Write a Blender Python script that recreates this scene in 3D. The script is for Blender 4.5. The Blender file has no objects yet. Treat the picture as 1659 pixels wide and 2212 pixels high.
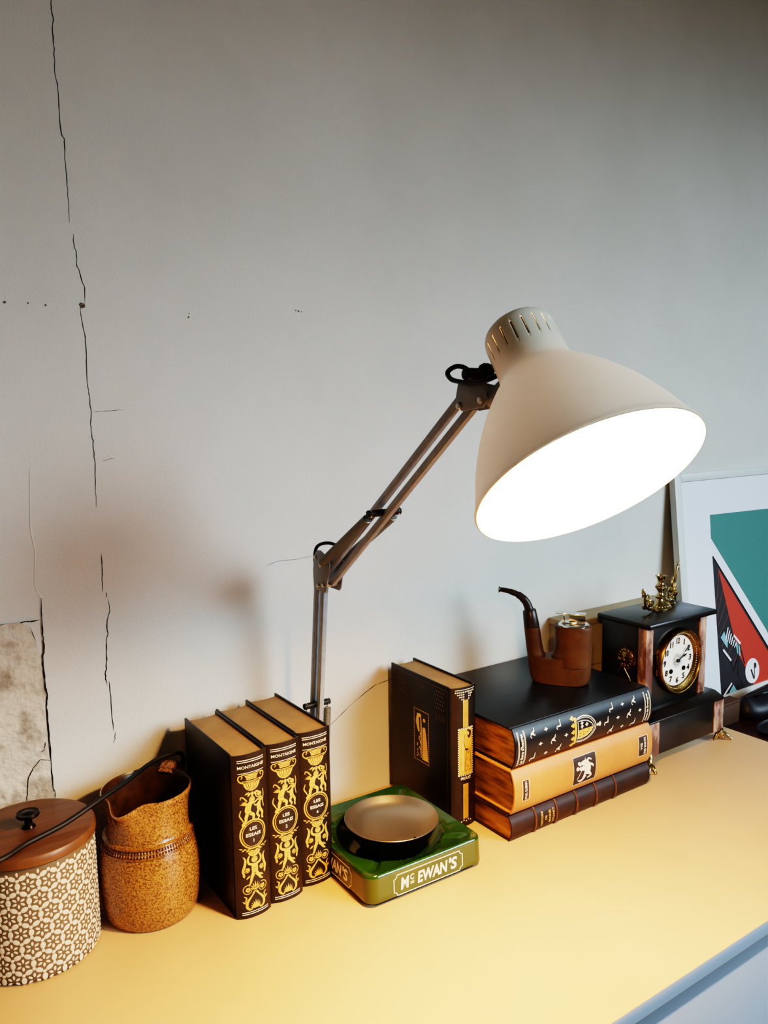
import bpy, bmesh, math, random
from mathutils import Vector, Matrix
random.seed(7)
PI = math.pi
scene = bpy.context.scene
COL = scene.collection

# ------------------------------------------------------------------ helpers
def R(d): return math.radians(d)
def lin(h):
    h = h.lstrip('#'); out = []
    for i in (0, 2, 4):
        c = int(h[i:i+2], 16) / 255
        out.append(c / 12.92 if c <= .04045 else ((c + .055) / 1.055) ** 2.4)
    return tuple(out) + (1.0,)

class MB:
    """collects geometry, builds ONE mesh object"""
    def __init__(s): s.v = []; s.f = []; s.m = []
    def add(s, verts, faces, mi=0, T=None):
        o = len(s.v)
        s.v += [tuple(T @ Vector(p)) if T else tuple(p) for p in verts]
        s.f += [tuple(o + i for i in f) for f in faces]
        s.m += [mi] * len(faces)
        return s
    def bm(s, bm, mi=0, T=None):
        bm.verts.index_update()
        s.add([v.co[:] for v in bm.verts], [[v.index for v in f.verts] for f in bm.faces], mi, T)
        bm.free(); return s
    def box(s, x0, x1, y0, y1, z0, z1, bev=0.0, seg=2, mi=0, T=None):
        b = bmesh.new(); bmesh.ops.create_cube(b, size=1)
        for v in b.verts:
            v.co = Vector(((x0+x1)/2 + v.co.x*(x1-x0), (y0+y1)/2 + v.co.y*(y1-y0), (z0+z1)/2 + v.co.z*(z1-z0)))
        if bev > 0:
            bmesh.ops.bevel(b, geom=list(b.edges), offset=bev, segments=seg, profile=.5, affect='EDGES')
        return s.bm(b, mi, T)
    def lathe(s, prof, n=64, c=(0, 0, 0), T=None, mi=0, sx=1, sy=1, deform=None, closed=False):
        V = []; F = []; k = len(prof)
        for i in range(n):
            a = 2*PI*i/n
            for r, z in prof:
                p = (c[0]+r*math.cos(a)*sx, c[1]+r*math.sin(a)*sy, c[2]+z)
                V.append(deform(p, a, r, z) if deform else p)
        for i in range(n):
            j = (i+1) % n
            for q in range(k if closed else k-1):
                q2 = (q+1) % k
                a, b_, c_, d = i*k+q, j*k+q, j*k+q2, i*k+q2
                if prof[q][0] < 1e-6: F.append((a, c_, d)) if prof[q2][0] > 1e-6 else None
                elif prof[q2][0] < 1e-6: F.append((a, b_, d))
                else: F.append((a, b_, c_, d))
        return s.add(V, F, mi, T)
    def tube(s, pts, rad, n=12, caps=True, mi=0, T=None, flat=1.0, up=None):
        pts = [Vector(p) for p in pts]
        if not isinstance(rad, (list, tuple)): rad = [rad]*len(pts)
        V = []; F = []
        t0 = (pts[1]-pts[0]).normalized()
        N = Vector(up) if up else (Vector((0, 0, 1)) if abs(t0.z) < .9 else Vector((1, 0, 0)))
        for i, p in enumerate(pts):
            t = (pts[min(i+1, len(pts)-1)] - pts[max(i-1, 0)]).normalized()
            N = (N - t*N.dot(t)).normalized(); B = t.cross(N)
            for k in range(n):
                a = 2*PI*k/n
                V.append(p + (N*math.cos(a)*flat + B*math.sin(a))*rad[i])
        for i in range(len(pts)-1):
            for k in range(n):
                F.append((i*n+k, i*n+(k+1) % n, (i+1)*n+(k+1) % n, (i+1)*n+k))
        if caps:
            F.append(tuple(range(n))[::-1]); F.append(tuple((len(pts)-1)*n+k for k in range(n)))
        return s.add(V, F, mi, T)
    def cyl(s, p0, p1, r, n=24, mi=0, T=None, bev=0.0):
        if bev > 0:
            p0 = Vector(p0); p1 = Vector(p1); d = (p1-p0).normalized()*bev
            return s.tube([p0, p0+d*.3, p0+d, p1-d, p1-d*.3, p1], [r-bev, r-bev*.3, r, r, r-bev*.3, r-bev], n, True, mi, T)
        return s.tube([p0, p1], r, n, True, mi, T)
    def ball(s, c, r, sx=1, sy=1, sz=1, n=16, mi=0, T=None):
        b = bmesh.new(); bmesh.ops.create_uvsphere(b, u_segments=n, v_segments=max(6, n//2), radius=r)
        for v in b.verts: v.co = Vector((v.co.x*sx+c[0], v.co.y*sy+c[1], v.co.z*sz+c[2]))
        return s.bm(b, mi, T)
    def prism(s, poly, fn0, fn1, mi=0, T=None, bev=0.0):
        """poly: 2D loop; fn0/fn1 map (a,b) to the two end faces"""
        b = bmesh.new()
        A = [b.verts.new(fn0(*p)) for p in poly]; B = [b.verts.new(fn1(*p)) for p in poly]
        n = len(poly)
        b.faces.new(A[::-1]); b.faces.new(B)
        for i in range(n): b.faces.new((A[i], A[(i+1) % n], B[(i+1) % n], B[i]))
        bmesh.ops.recalc_face_normals(b, faces=b.faces[:])
        if bev > 0:
            bmesh.ops.bevel(b, geom=list(b.edges), offset=bev, segments=2, profile=.5, affect='EDGES')
        return s.bm(b, mi, T)
    def torus(s, c, Rr, r, axis='z', n=64, m=12, mi=0, T=None, sq=1):
        V = []; F = []
        for i in range(n):
            a = 2*PI*i/n
            for k in range(m):
                b = 2*PI*k/m
                x = (Rr+r*math.cos(b))*math.cos(a); y = (Rr+r*math.cos(b))*math.sin(a)*sq; z = r*math.sin(b)
                p = (x, y, z) if axis == 'z' else ((x, z, y) if axis == 'y' else (z, x, y))
                V.append((c[0]+p[0], c[1]+p[1], c[2]+p[2]))
        for i in range(n):
            for k in range(m):
                F.append((i*m+k, ((i+1) % n)*m+k, ((i+1) % n)*m+(k+1) % m, i*m+(k+1) % m))
        return s.add(V, F, mi, T)
    def build(s, name, mat, parent=None, smooth=40, fix=True):
        me = bpy.data.meshes.new(name)
        me.from_pydata(s.v, [], s.f)
        mats = mat if isinstance(mat, (list, tuple)) else [mat]
        for m in mats: me.materials.append(m)
        me.polygons.foreach_set('material_index', s.m)
        if fix:
            b = bmesh.new(); b.from_mesh(me)
            bmesh.ops.recalc_face_normals(b, faces=b.faces[:])
            b.to_mesh(me); b.free()
        if smooth:
            me.polygons.foreach_set('use_smooth', [True]*len(me.polygons))
            me.set_sharp_from_angle(angle=R(smooth))
        me.update()
        o = bpy.data.objects.new(name, me); COL.objects.link(o)
        if parent: o.parent = parent
        return o

def thing(name, label, cat, loc=(0, 0, 0), rot=(0, 0, 0), group=None):
    o = bpy.data.objects.new(name, None); COL.objects.link(o)
    o.empty_display_size = .05
    o.location = loc; o.rotation_euler = rot
    o['label'] = label; o['category'] = cat
    if group: o['group'] = group
    return o
def tag(o, label, cat, group=None):
    o['label'] = label; o['category'] = cat
    if group: o['group'] = group
    return o
def struct(o): o['kind'] = 'structure'; return o

# ------------------------------------------------------------------ 2D artwork
def text_geo(body, bold=0.0, shear=0.0):
    cu = bpy.data.curves.new('t', 'FONT'); cu.body = body; cu.size = 1; cu.offset = bold; cu.shear = shear
    cu.resolution_u = 3; cu.align_x = 'LEFT'
    ob = bpy.data.objects.new('t', cu); COL.objects.link(ob)
    bpy.context.view_layer.update()
    dg = bpy.context.evaluated_depsgraph_get()
    me = bpy.data.meshes.new_from_object(ob.evaluated_get(dg))
    V = [(v.co.x, v.co.y) for v in me.vertices]; F = [tuple(p.vertices) for p in me.polygons]
    bpy.data.objects.remove(ob); bpy.data.curves.remove(cu); bpy.data.meshes.remove(me)
    return V, F

class Art:
    def __init__(s): s.p = []
    def poly(s, pts): s.p.append(([tuple(q) for q in pts], None)); return s
    def ribbon(s, pts, w, closed=False):
        n = len(pts)
        ws = w if isinstance(w, (list, tuple)) else [w]*n
        L = []; Rr = []
        for i in range(n):
            a = pts[(i-1) % n] if closed else pts[max(i-1, 0)]
            b = pts[(i+1) % n] if closed else pts[min(i+1, n-1)]
            dx, dy = b[0]-a[0], b[1]-a[1]; l = math.hypot(dx, dy) or 1
            nx, ny = -dy/l*ws[i]/2, dx/l*ws[i]/2
            L.append((pts[i][0]+nx, pts[i][1]+ny)); Rr.append((pts[i][0]-nx, pts[i][1]-ny))
        V = L+Rr
        F = [(i, i+1, n+i+1, n+i) for i in range(n-1)]
        if closed: F.append((n-1, 0, n, 2*n-1))
        s.p.append((V, F)); return s
    def disc(s, cx, cy, rx, ry=None, n=18, rot=0):
        ry = ry or rx; c, q = math.cos(rot), math.sin(rot)
        P = []
        for i in range(n):
            x, y = rx*math.cos(2*PI*i/n), ry*math.sin(2*PI*i/n)
            P.append((cx+x*c-y*q, cy+x*q+y*c))
        return s.poly(P)
    def ring(s, cx, cy, rx, ry, w, n=48):
        return s.ribbon([(cx+rx*math.cos(2*PI*i/n), cy+ry*math.sin(2*PI*i/n)) for i in range(n)], w, True)
    def spiral(s, cx, cy, r0, r1, a0, turns, w, n=26):
        pts = []; ws = []
        for i in range(n):
            t = i/(n-1); a = a0+2*PI*turns*t; r = r0+(r1-r0)*t
            pts.append((cx+r*math.cos(a), cy+r*math.sin(a))); ws.append(w*(1-.4*t))
        return s.ribbon(pts, ws)
    def leaf(s, x, y, ang, ln, wd, n=7):
        P = []; c, q = math.cos(ang), math.sin(ang)
        top = []; bot = []
        for i in range(n+1):
            t = i/n; h = wd/2*math.sin(PI*t**.8)
            top.append((t*ln, h)); bot.append((t*ln, -h))
        loop = top+bot[::-1][1:-1]
        return s.poly([(x+a*c-b*q, y+a*q+b*c) for a, b in loop])
    def curve(s, pts, w, n=14):
        """smooth tapered stroke through pts (catmull-rom); w scalar or (w0,w1)"""
        P = []; k = len(pts)
        for i in range(k-1):
            p0, p1, p2, p3 = pts[max(i-1, 0)], pts[i], pts[i+1], pts[min(i+2, k-1)]
            for j in range(n):
                t = j/n
                P.append(tuple(.5*(2*p1[d]+(-p0[d]+p2[d])*t+(2*p0[d]-5*p1[d]+4*p2[d]-p3[d])*t*t+(-p0[d]+3*p1[d]-3*p2[d]+p3[d])*t**3) for d in (0, 1)))
        P.append(tuple(pts[-1]))
        if isinstance(w, (list, tuple)):
            m = len(P); ws = []
            for i in range(m):
                t = i/(m-1)*(len(w)-1); a = min(int(t), len(w)-2); ws.append(w[a]+(w[a+1]-w[a])*(t-a))
        else: ws = w
        return s.ribbon(P, ws)
    def text(s, body, cx, cy, cap, width=None, rot=0.0, bold=0.0, shear=0.0):
        V, F = text_geo(body, bold, shear)
        if not V: return s
        x0 = min(v[0] for v in V); x1 = max(v[0] for v in V); y0 = min(v[1] for v in V); y1 = max(v[1] for v in V)
        k = cap/(y1-y0); kx = width/(x1-x0) if width else k
        c, q = math.cos(rot), math.sin(rot)
        P = []
        for x, y in V:
            X = (x-(x0+x1)/2)*kx; Y = (y-(y0+y1)/2)*k
            P.append((cx+X*c-Y*q, cy+X*q+Y*c))
        s.p.append((P, F)); return s
    def build(s, name, mat, parent, mp, cut=None):
        """mp(u,v)->xyz ; cut: slice spacing along u so that art follows a curved spine"""
        b = bmesh.new()
        for V, F in s.p:
            vs = [b.verts.new((x, y, 0)) for x, y in V]
            for f in (F if F is not None else [tuple(range(len(V)))]):
                try: b.faces.new([vs[i] for i in f])
                except ValueError: pass
        bmesh.ops.triangulate(b, faces=b.faces[:])
        if cut:
            us = [v.co.x for v in b.verts]; u = math.floor(min(us)/cut)*cut
            while u < max(us):
                bmesh.ops.bisect_plane(b, geom=b.verts[:]+b.edges[:]+b.faces[:], plane_co=(u, 0, 0), plane_no=(1, 0, 0))
                u += cut
        for f in b.faces:
            if f.normal.z < 0: f.normal_flip()
        for v in b.verts: v.co = Vector(mp(v.co.x, v.co.y))
        m = MB(); m.bm(b)
        return m.build(name, mat, parent, smooth=30, fix=False)

# ------------------------------------------------------------------ materials
def mat(name, color, rough=.5, metal=0.0, noise=None, bump=None, spec=.5, coat=0.0, emis=None, extra=None, trans=0.0, ior=1.45):
    m = bpy.data.materials.new(name); m.use_nodes = True
    nt = m.node_tree; N = nt.nodes; Lk = nt.links
    b = N['Principled BSDF']
    c = lin(color) if isinstance(color, str) else color
    b.inputs['Base Color'].default_value = c
    b.inputs['Roughness'].default_value = rough
    b.inputs['Metallic'].default_value = metal
    b.inputs['Specular IOR Level'].default_value = spec
    b.inputs['Coat Weight'].default_value = coat
    b.inputs['Transmission Weight'].default_value = trans
    b.inputs['IOR'].default_value = ior
    tc = N.new('ShaderNodeTexCoord')
    if noise:   # (scale, color2, lo, hi, detail)
        sc, c2, lo, hi = noise[:4]
        tx = N.new('ShaderNodeTexNoise'); tx.inputs['Scale'].default_value = sc
        tx.inputs['Detail'].default_value = noise[4] if len(noise) > 4 else 6
        tx.inputs['Roughness'].default_value = .6
        if len(noise) > 5:
            mp = N.new('ShaderNodeMapping'); mp.inputs['Scale'].default_value = noise[5]
            Lk.new(tc.outputs['Object'], mp.inputs['Vector']); Lk.new(mp.outputs[0], tx.inputs['Vector'])
        else: Lk.new(tc.outputs['Object'], tx.inputs['Vector'])
        r = N.new('ShaderNodeValToRGB')
        r.color_ramp.elements[0].position = lo; r.color_ramp.elements[0].color = c
        r.color_ramp.elements[1].position = hi; r.color_ramp.elements[1].color = lin(c2) if isinstance(c2, str) else c2
        Lk.new(tx.outputs['Fac'], r.inputs['Fac']); Lk.new(r.outputs['Color'], b.inputs['Base Color'])
    if bump:    # (scale, strength, distance, stretch)
        bx = N.new('ShaderNodeTexNoise'); bx.inputs['Scale'].default_value = bump[0]; bx.inputs['Detail'].default_value = 5
        if len(bump) > 3:
            mp = N.new('ShaderNodeMapping'); mp.inputs['Scale'].default_value = bump[3]
            Lk.new(tc.outputs['Object'], mp.inputs['Vector']); Lk.new(mp.outputs[0], bx.inputs['Vector'])
        else: Lk.new(tc.outputs['Object'], bx.inputs['Vector'])
        bp = N.new('ShaderNodeBump'); bp.inputs['Strength'].default_value = bump[1]; bp.inputs['Distance'].default_value = bump[2]
        Lk.new(bx.outputs['Fac'], bp.inputs['Height']); Lk.new(bp.outputs['Normal'], b.inputs['Normal'])
    if emis:
        b.inputs['Emission Color'].default_value = emis[0]; b.inputs['Emission Strength'].default_value = emis[1]
    return m

M = {}
M['wall'] = mat('wall_plaster', '#d8d3cb', .9, noise=(3.0, '#cdc8bf', .35, .7), bump=(260, .45, .0010), spec=.2)
M['wall_worn'] = mat('worn_plaster', '#cdc2b2', .95, noise=(26, '#7d6c5a', .46, .70, 10), bump=(70, 1.0, .006), spec=.1)
M['crack'] = mat('crack_dark', '#2a2420', 1, spec=0)
M['crack_soft'] = mat('crack_soft', '#6e6455', 1, spec=0)
M['crack_light'] = mat('crack_light', '#e4ded4', .9, spec=.1)
M['chip'] = mat('chipped_plaster', '#8d7a66', .95, noise=(300, '#4a3c30', .4, .6), spec=.1)
M['floor'] = mat('floor_wood', '#5b4632', .5, noise=(4, '#46341f', .4, .7), bump=(30, .1, .002))
M['table'] = mat('cream_lacquer', '#d6b086', .42, noise=(5, '#d0a97f', .4, .7), bump=(9, .05, .002), spec=.45)
M['table_shaded'] = mat('shaded_cabinet_paint', '#9aa6b5', .45)  # front lies outside the lamp light: its dark bluish shade is in the colour
M['recess_shade'] = mat('cabinet_gap_shade', '#36424c', .6)  # shadow of the gap under the worktop put into the carcass colour
M['cream'] = mat('canister_glaze', '#dccfb6', .3, spec=.5)
M['taupe'] = mat('canister_ground', '#65553f', .45, bump=(400, .1, .0003))
M['lid_wood'] = mat('lid_wood', '#6a4526', .45, noise=(14, '#523216', .35, .7, 6, (1, 9, 1)), coat=.1)
M['dark_metal'] = mat('dark_metal', '#1f1a17', .3, metal=.8)
def jug_mat():
    m = mat('salt_glaze', '#a0733c', .2, noise=(520, '#573210', .42, .62, 3), bump=(420, .5, .0010), spec=.6, coat=.35)
    return m
M['jug'] = jug_mat()
M['jug_band'] = mat('dark_salt_glaze', '#8a5a26', .25, noise=(300, '#5a3512', .4, .6), spec=.6, coat=.35)
M['jug_in'] = mat('jug_inner_glaze', '#4a2f18', .3, noise=(60, '#2c1a0c', .4, .7))
M['book_black'] = mat('dark_brown_leather', '#18110c', .38, noise=(40, '#100b08', .35, .7), bump=(420, .25, .0006, (1, 1, 3)), spec=.4)
M['book_spine'] = mat('ribbed_brown_leather', '#231a12', .36, noise=(40, '#18110b', .35, .7), bump=(260, .5, .0008, (.25, .25, 4)), spec=.45)
M['pages'] = mat('page_edges', '#9c7a4e', .6, noise=(30, '#86663f', .35, .7), bump=(150, .15, .0005, (6, 1, 1)))
M['pages_gilt'] = mat('gilt_page_edges', '#a67a3c', .38, metal=.55, noise=(25, '#503312', .38, .72, 6, (6, 1, 1)), bump=(120, .2, .0006, (8, 1, 1)))
M['gold'] = mat('gold_foil', '#eebb62', .36, metal=.25, noise=(60, '#d89a45', .35, .75), spec=.6)
M['foil_white'] = mat('pale_foil', '#f6e9cf', .35, metal=.1, spec=.6)
M['night_leather'] = mat('midnight_leather', '#15161a', .33, noise=(60, '#0e0f12', .4, .7), bump=(90, .2, .0006, (1, 1, 1)), spec=.5)
M['tan_leather'] = mat('tan_leather', '#c8854c', .42, noise=(30, '#b97540', .35, .75), bump=(500, .12, .0004), spec=.4)
M['brown_leather'] = mat('old_brown_leather', '#2f1c10', .46, noise=(35, '#1b0f08', .35, .7), bump=(180, .2, .0006), spec=.3)
M['band_leather'] = mat('rubbed_leather', '#553a26', .4, noise=(120, '#4a2f1d', .35, .7))
M['label_dark'] = mat('label_leather', '#2b1d14', .5)
M['green'] = mat('green_glaze', '#2c4a12', .12, noise=(7, '#1d350b', .35, .75), spec=.6, coat=.5)
M['green_side'] = mat('green_glaze_side', '#47501a', .28, noise=(9, '#39420f', .35, .75), spec=.5, coat=.15)
M['felt'] = mat('dark_foot', '#141414', .8)
M['white_print'] = mat('white_print', '#f3ead2', .4)
M['steel'] = mat('brushed_steel', '#aa9c8a', .34, metal=.92, bump=(60, .06, .0004, (1, 1, 1)))
M['steel_dark'] = mat('blackened_steel', '#16130f', .45, metal=.6)
M['shade'] = mat('cream_enamel', '#efe4d2', .4, noise=(6, '#e8dcc8', .35, .7), bump=(90, .04, .0005), spec=.45)
M['shade_in'] = mat('white_enamel', '#fff6e6', .5)
M['arm'] = mat('grey_metal', '#9a9ea2', .34, metal=.1, noise=(90, '#8c9094', .4, .7))
M['arm_paint'] = mat('grey_paint', '#84878a', .45, metal=.05, noise=(90, '#787b7e', .4, .7))
M['rivet'] = mat('rivet_metal', '#b5ad9f', .3, metal=.9)
M['spring'] = mat('spring_brass', '#8b877c', .34, metal=.6)
M['rubber'] = mat('black_rubber', '#121110', .5)
M['bulb'] = mat('lit_bulb', '#ffffff', .5, emis=(lin('#ffffff'), 1))
M['pipe_wood'] = mat('leather_wrap', '#5a3c22', .5, noise=(35, '#432a14', .35, .75), bump=(500, .15, .0004), spec=.35)
M['pipe_dark'] = mat('dark_vulcanite', '#2c2018', .35, spec=.5)
M['chrome'] = mat('chrome', '#e4e4e2', .12, metal=1.0)
M['slate'] = mat('black_slate', '#1b1817', .28, noise=(18, '#26211f', .45, .75), bump=(60, .06, .0006), spec=.5)
M['marble'] = mat('rouge_marble', '#664840', .25, noise=(45, '#c9a895', .44, .66, 9, (1, 1, .4)), spec=.5)
M['brass'] = mat('aged_brass', '#8f6f3e', .32, metal=1.0, noise=(120, '#5c4420', .4, .7), bump=(300, .2, .0006))
M['brass_pale'] = mat('polished_brass', '#b39d72', .26, metal=1.0, bump=(260, .25, .0006))
M['dial'] = mat('enamel_dial', '#f0f1ea', .25)
M['ink'] = mat('black_ink', '#121212', .5)
M['ink_grey'] = mat('engraved_grey', '#9aa6a6', .5)
M['box_card'] = mat('pale_card', '#a89a80', .7, noise=(6, '#a08f74', .4, .7))
M['frame'] = mat('white_frame', '#cfd2ce', .45)
M['mat_board'] = mat('mat_board', '#e3e4ee', .6)
M['teal'] = mat('print_teal', '#427a74', .55, noise=(300, '#3e736d', .4, .6))
M['red'] = mat('print_red', '#b8371f', .55)
M['black'] = mat('print_black', '#241c1e', .55)
M['line'] = mat('print_line', '#a8664e', .55)
M['dline'] = mat('print_dark_line', '#6b5553', .55)
M['pwhite'] = mat('print_white', '#e9e6ee', .55)
M['pblue'] = mat('print_blue', '#7fb0b8', .55)
M['maroon'] = mat('maroon_wood', '#3c1a18', .4, noise=(8, '#2a100f', .35, .7, 6, (1, 8, 1)), coat=.1)
M['dark_leather'] = mat('black_leather', '#15121a', .5, bump=(200, .2, .0006))
M['brown_box'] = mat('brown_board', '#4a2f1a', .6, noise=(10, '#3a2413', .4, .7))
M['cord'] = mat('black_cord', '#0e0c0b', .55)

def translucent(m, color, w):
    """thin enamelled sheet that lets a little lamp light glow through"""
    nt = m.node_tree; out = nt.nodes['Material Output']; b = nt.nodes['Principled BSDF']
    t = nt.nodes.new('ShaderNodeBsdfTranslucent'); t.inputs['Color'].default_value = lin(color)
    mx = nt.nodes.new('ShaderNodeMixShader'); mx.inputs['Fac'].default_value = w
    nt.links.new(b.outputs[0], mx.inputs[1]); nt.links.new(t.outputs[0], mx.inputs[2]); nt.links.new(mx.outputs[0], out.inputs['Surface'])
translucent(M['shade'], '#c0d2ff', .042); translucent(M['shade_in'], '#c0d2ff', .042)
# ------------------------------------------------------------------ room
m = MB(); m.box(-1.6, 4.2, 0, .12, -.76, 2.7); wall = struct(m.build('wall_back', M['wall'], smooth=0))
m = MB(); m.box(-1.6, 4.2, -3.6, .12, -.80, -.76); struct(m.build('floor', M['floor'], smooth=0))

CRACKS=[
 ('fine',[(0.241, 1.059), (0.2406, 1.0516), (0.2405, 1.0418), (0.2419, 1.0337), (0.2399, 1.0173), (0.2406, 1.0003), (0.2401, 0.9755), (0.2423, 0.9585), (0.2422, 0.9335), (0.243, 0.9085), (0.246, 0.904), (0.2453, 0.8835), (0.2458, 0.858), (0.2463, 0.8375), (0.2461, 0.8116)]),
 ('fine',[(0.2494, 0.799), (0.2495, 0.7833), (0.2519, 0.7796), (0.2517, 0.7625), (0.2541, 0.7587), (0.2565, 0.7456), (0.2592, 0.7379), (0.2579, 0.7204)]),
 ('fine',[(0.2518, 0.7174), (0.2524, 0.7062), (0.2541, 0.6974), (0.2559, 0.6853), (0.2558, 0.6722), (0.2559, 0.646), (0.2555, 0.623), (0.2568, 0.6114), (0.2577, 0.5931), (0.2565, 0.5781), (0.2568, 0.563), (0.2583, 0.5579), (0.258, 0.5461), (0.2587, 0.5309), (0.2579, 0.502), (0.2573, 0.4773)]),
 ('fine',[(0.2603, 0.4198), (0.2603, 0.399), (0.2594, 0.3939), (0.2589, 0.3705)]),
 ('fine',[(0.2634, 0.3707), (0.2634, 0.3638)]),
 ('mid',[(0.2654, 0.3617), (0.2659, 0.3458), (0.2617, 0.3306), (0.2622, 0.3181), (0.2596, 0.3079), (0.2594, 0.2902), (0.2579, 0.2727), (0.2564, 0.2694), (0.2564, 0.2604), (0.2581, 0.252)]),
 ('mid',[(0.261, 0.2568), (0.2615, 0.2288), (0.262, 0.1914)]),
 ('fine',[(0.264, 0.19), (0.2635, 0.1809), (0.2616, 0.175)]),
 ('wide',[(0.1879, 0.3746), (0.1864, 0.3547), (0.1861, 0.3379), (0.1864, 0.326), (0.1867, 0.3106), (0.1843, 0.3043), (0.1846, 0.2837), (0.1849, 0.2648), (0.187, 0.2548), (0.185, 0.2406), (0.1852, 0.218), (0.1857, 0.1934), (0.1858, 0.1652), (0.1865, 0.1367), (0.1878, 0.1327), (0.1879, 0.1202)]),
 ('soft',[(0.26, 0.5926), (0.2755, 0.5937), (0.2958, 0.5951)]),
 ('soft',[(0.268, 0.5334), (0.2756, 0.5352), (0.2825, 0.5366)]),
 ('mid',[(0.1848, 0.1734), (0.1739, 0.1772), (0.1656, 0.1689), (0.1595, 0.1584), (0.1567, 0.1383), (0.1553, 0.1282)]),
 ('fine',[(0.1808, 0.1981), (0.1793, 0.188), (0.1753, 0.1861)]),
 ('mid',[(0.1626, 0.3481), (0.1665, 0.3491), (0.1755, 0.348), (0.1848, 0.3487)]),
 ('soft',[(0.4825, 0.3776), (0.5006, 0.382), (0.5299, 0.3813), (0.5603, 0.3832)]),
 ('fine',[(0.5604, 0.114), (0.5847, 0.1261), (0.6181, 0.1476), (0.6436, 0.1604), (0.6609, 0.1679), (0.6899, 0.1716), (0.7141, 0.1757)]),
]
PATCH= [(0.0846, 0.3484), (0.1196, 0.3506), (0.1412, 0.3486), (0.1501, 0.3496), (0.1634, 0.3483), (0.1728, 0.3418), (0.1752, 0.3313), (0.1788, 0.3231), (0.1803, 0.3152), (0.182, 0.3047), (0.183, 0.284), (0.1834, 0.2651), (0.1851, 0.2552), (0.1837, 0.2409), (0.1839, 0.2183), (0.1844, 0.1937), (0.1846, 0.1655), (0.1854, 0.137), (0.1855, 0.1209), (0.186, 0.0), (-.5, 0.0), (-.5, .36)]
RIDGE= [(0.1848, 0.5292), (0.1817, 0.4679), (0.1817, 0.4565), (0.1845, 0.4299), (0.1814, 0.3922), (0.1838, 0.3819), (0.1887, 0.3745)]
for kind, pts in CRACKS:
    w = {'fine': .0009, 'mid': .0013, 'wide': .0018, 'soft': .0006}[kind]
    P = []
    for a, b in zip(pts[:-1], pts[1:]):
        for k in range(4):
            t = k/4; P.append((a[0]+(b[0]-a[0])*t+random.uniform(-.0005, .0005), a[1]+(b[1]-a[1])*t))
    P.append(pts[-1]); n = len(P)
    ws = [w*random.uniform(.55, 1.25)*min(1, .25+6*min(i, n-1-i)/n) for i in range(n)]
    A = Art(); A.ribbon(P, ws)
    off = -.0018 if max(q[0] for q in pts) < .19 and kind != 'fine0' else -.0003
    A.build('crack', M['crack_soft'] if kind == 'soft' else M['crack'], wall, lambda u, v, off=off: (u, off, v))
A = Art(); A.ribbon(RIDGE, [.0006, .001, .002, .001, .001, .0012, .002]); A.build('plaster_ridge', M['crack_light'], wall, lambda u, v: (u, -.0006, v))
# exposed plaster patch: thin irregular slab with a rough face
b = bmesh.new()
fv = [b.verts.new((x, -.0014, z)) for x, z in PATCH]; b.faces.new(fv)
bmesh.ops.triangulate(b, faces=b.faces[:])
bmesh.ops.subdivide_edges(b, edges=b.edges[:], cuts=3, use_grid_fill=False)
ext = bmesh.ops.extrude_face_region(b, geom=b.faces[:])
for v in [g for g in ext['geom'] if isinstance(g, bmesh.types.BMVert)]: v.co.y = .004
m = MB(); m.bm(b); m.build('worn_plaster_patch', M['wall_worn'], wall, smooth=30)
for (x, z, r) in ((.2551, .7178, .0042), (.2137, .7157, .0012), (.1706, .7161, .0018), (.3852, .7114, .0013), (.386, .716, .0009), (.5445, .7281, .0014), (.549, .7275, .001), (.540, .729, .0009), (.195, .7168, .0011)):
    A = Art(); A.poly([(x+r*random.uniform(.6, 1.1)*math.cos(2*PI*i/11), z+r*random.uniform(.6, 1.1)*math.sin(2*PI*i/11)) for i in range(11)])
    A.build('plaster_chip', M['chip'] if r > .003 else M['crack_soft'], wall, lambda u, v: (u, -.0005, v))

# ------------------------------------------------------------------ sideboard
sb = thing('sideboard', 'long cream lacquered sideboard standing against the wall under all the objects', 'sideboard', (.36, -.27, -.76))
def L_(x0, x1, y0, y1, z0, z1, **k): return (x0-.36, x1-.36, y0+.27, y1+.27, z0+.76, z1+.76)
m = MB(); m.box(*L_(-.62, 1.3185, -.538, -.001, -.0185, 0), bev=.0012); m.m = [1 if all(abs(m.v[i][1]-m.v[f[0]][1]) < 1e-6 for i in f) and m.v[f[0]][1] < -.2 else 0 for f in m.f]; m.build('worktop', [M['table'], M['table_shaded']], sb)  # front face takes the shaded copy of the lacquer
m = MB(); m.box(*L_(-.60, 1.30, -.50, -.004, -.68, -.0185)); m.build('carcass', M['recess_shade'], sb, smooth=0)
for x0, x1 in ((-.615, .349), (.354, 1.3165)):
    for z0, z1 in ((-.355, -.036), (-.68, -.36)):
        m = MB(); m.box(*L_(x0, x1, -.537, -.5, z0, z1), bev=.0015); m.build('drawer_front', M['table_shaded'], sb)
for x in (-.55, 1.25):
    for y in (-.48, -.06):
        m = MB(); m.tube([(x-.36, y+.27, 0), (x-.36, y+.27, .082)], [.014, .02], 20); m.build('leg', M['table_shaded'], sb)

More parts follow.
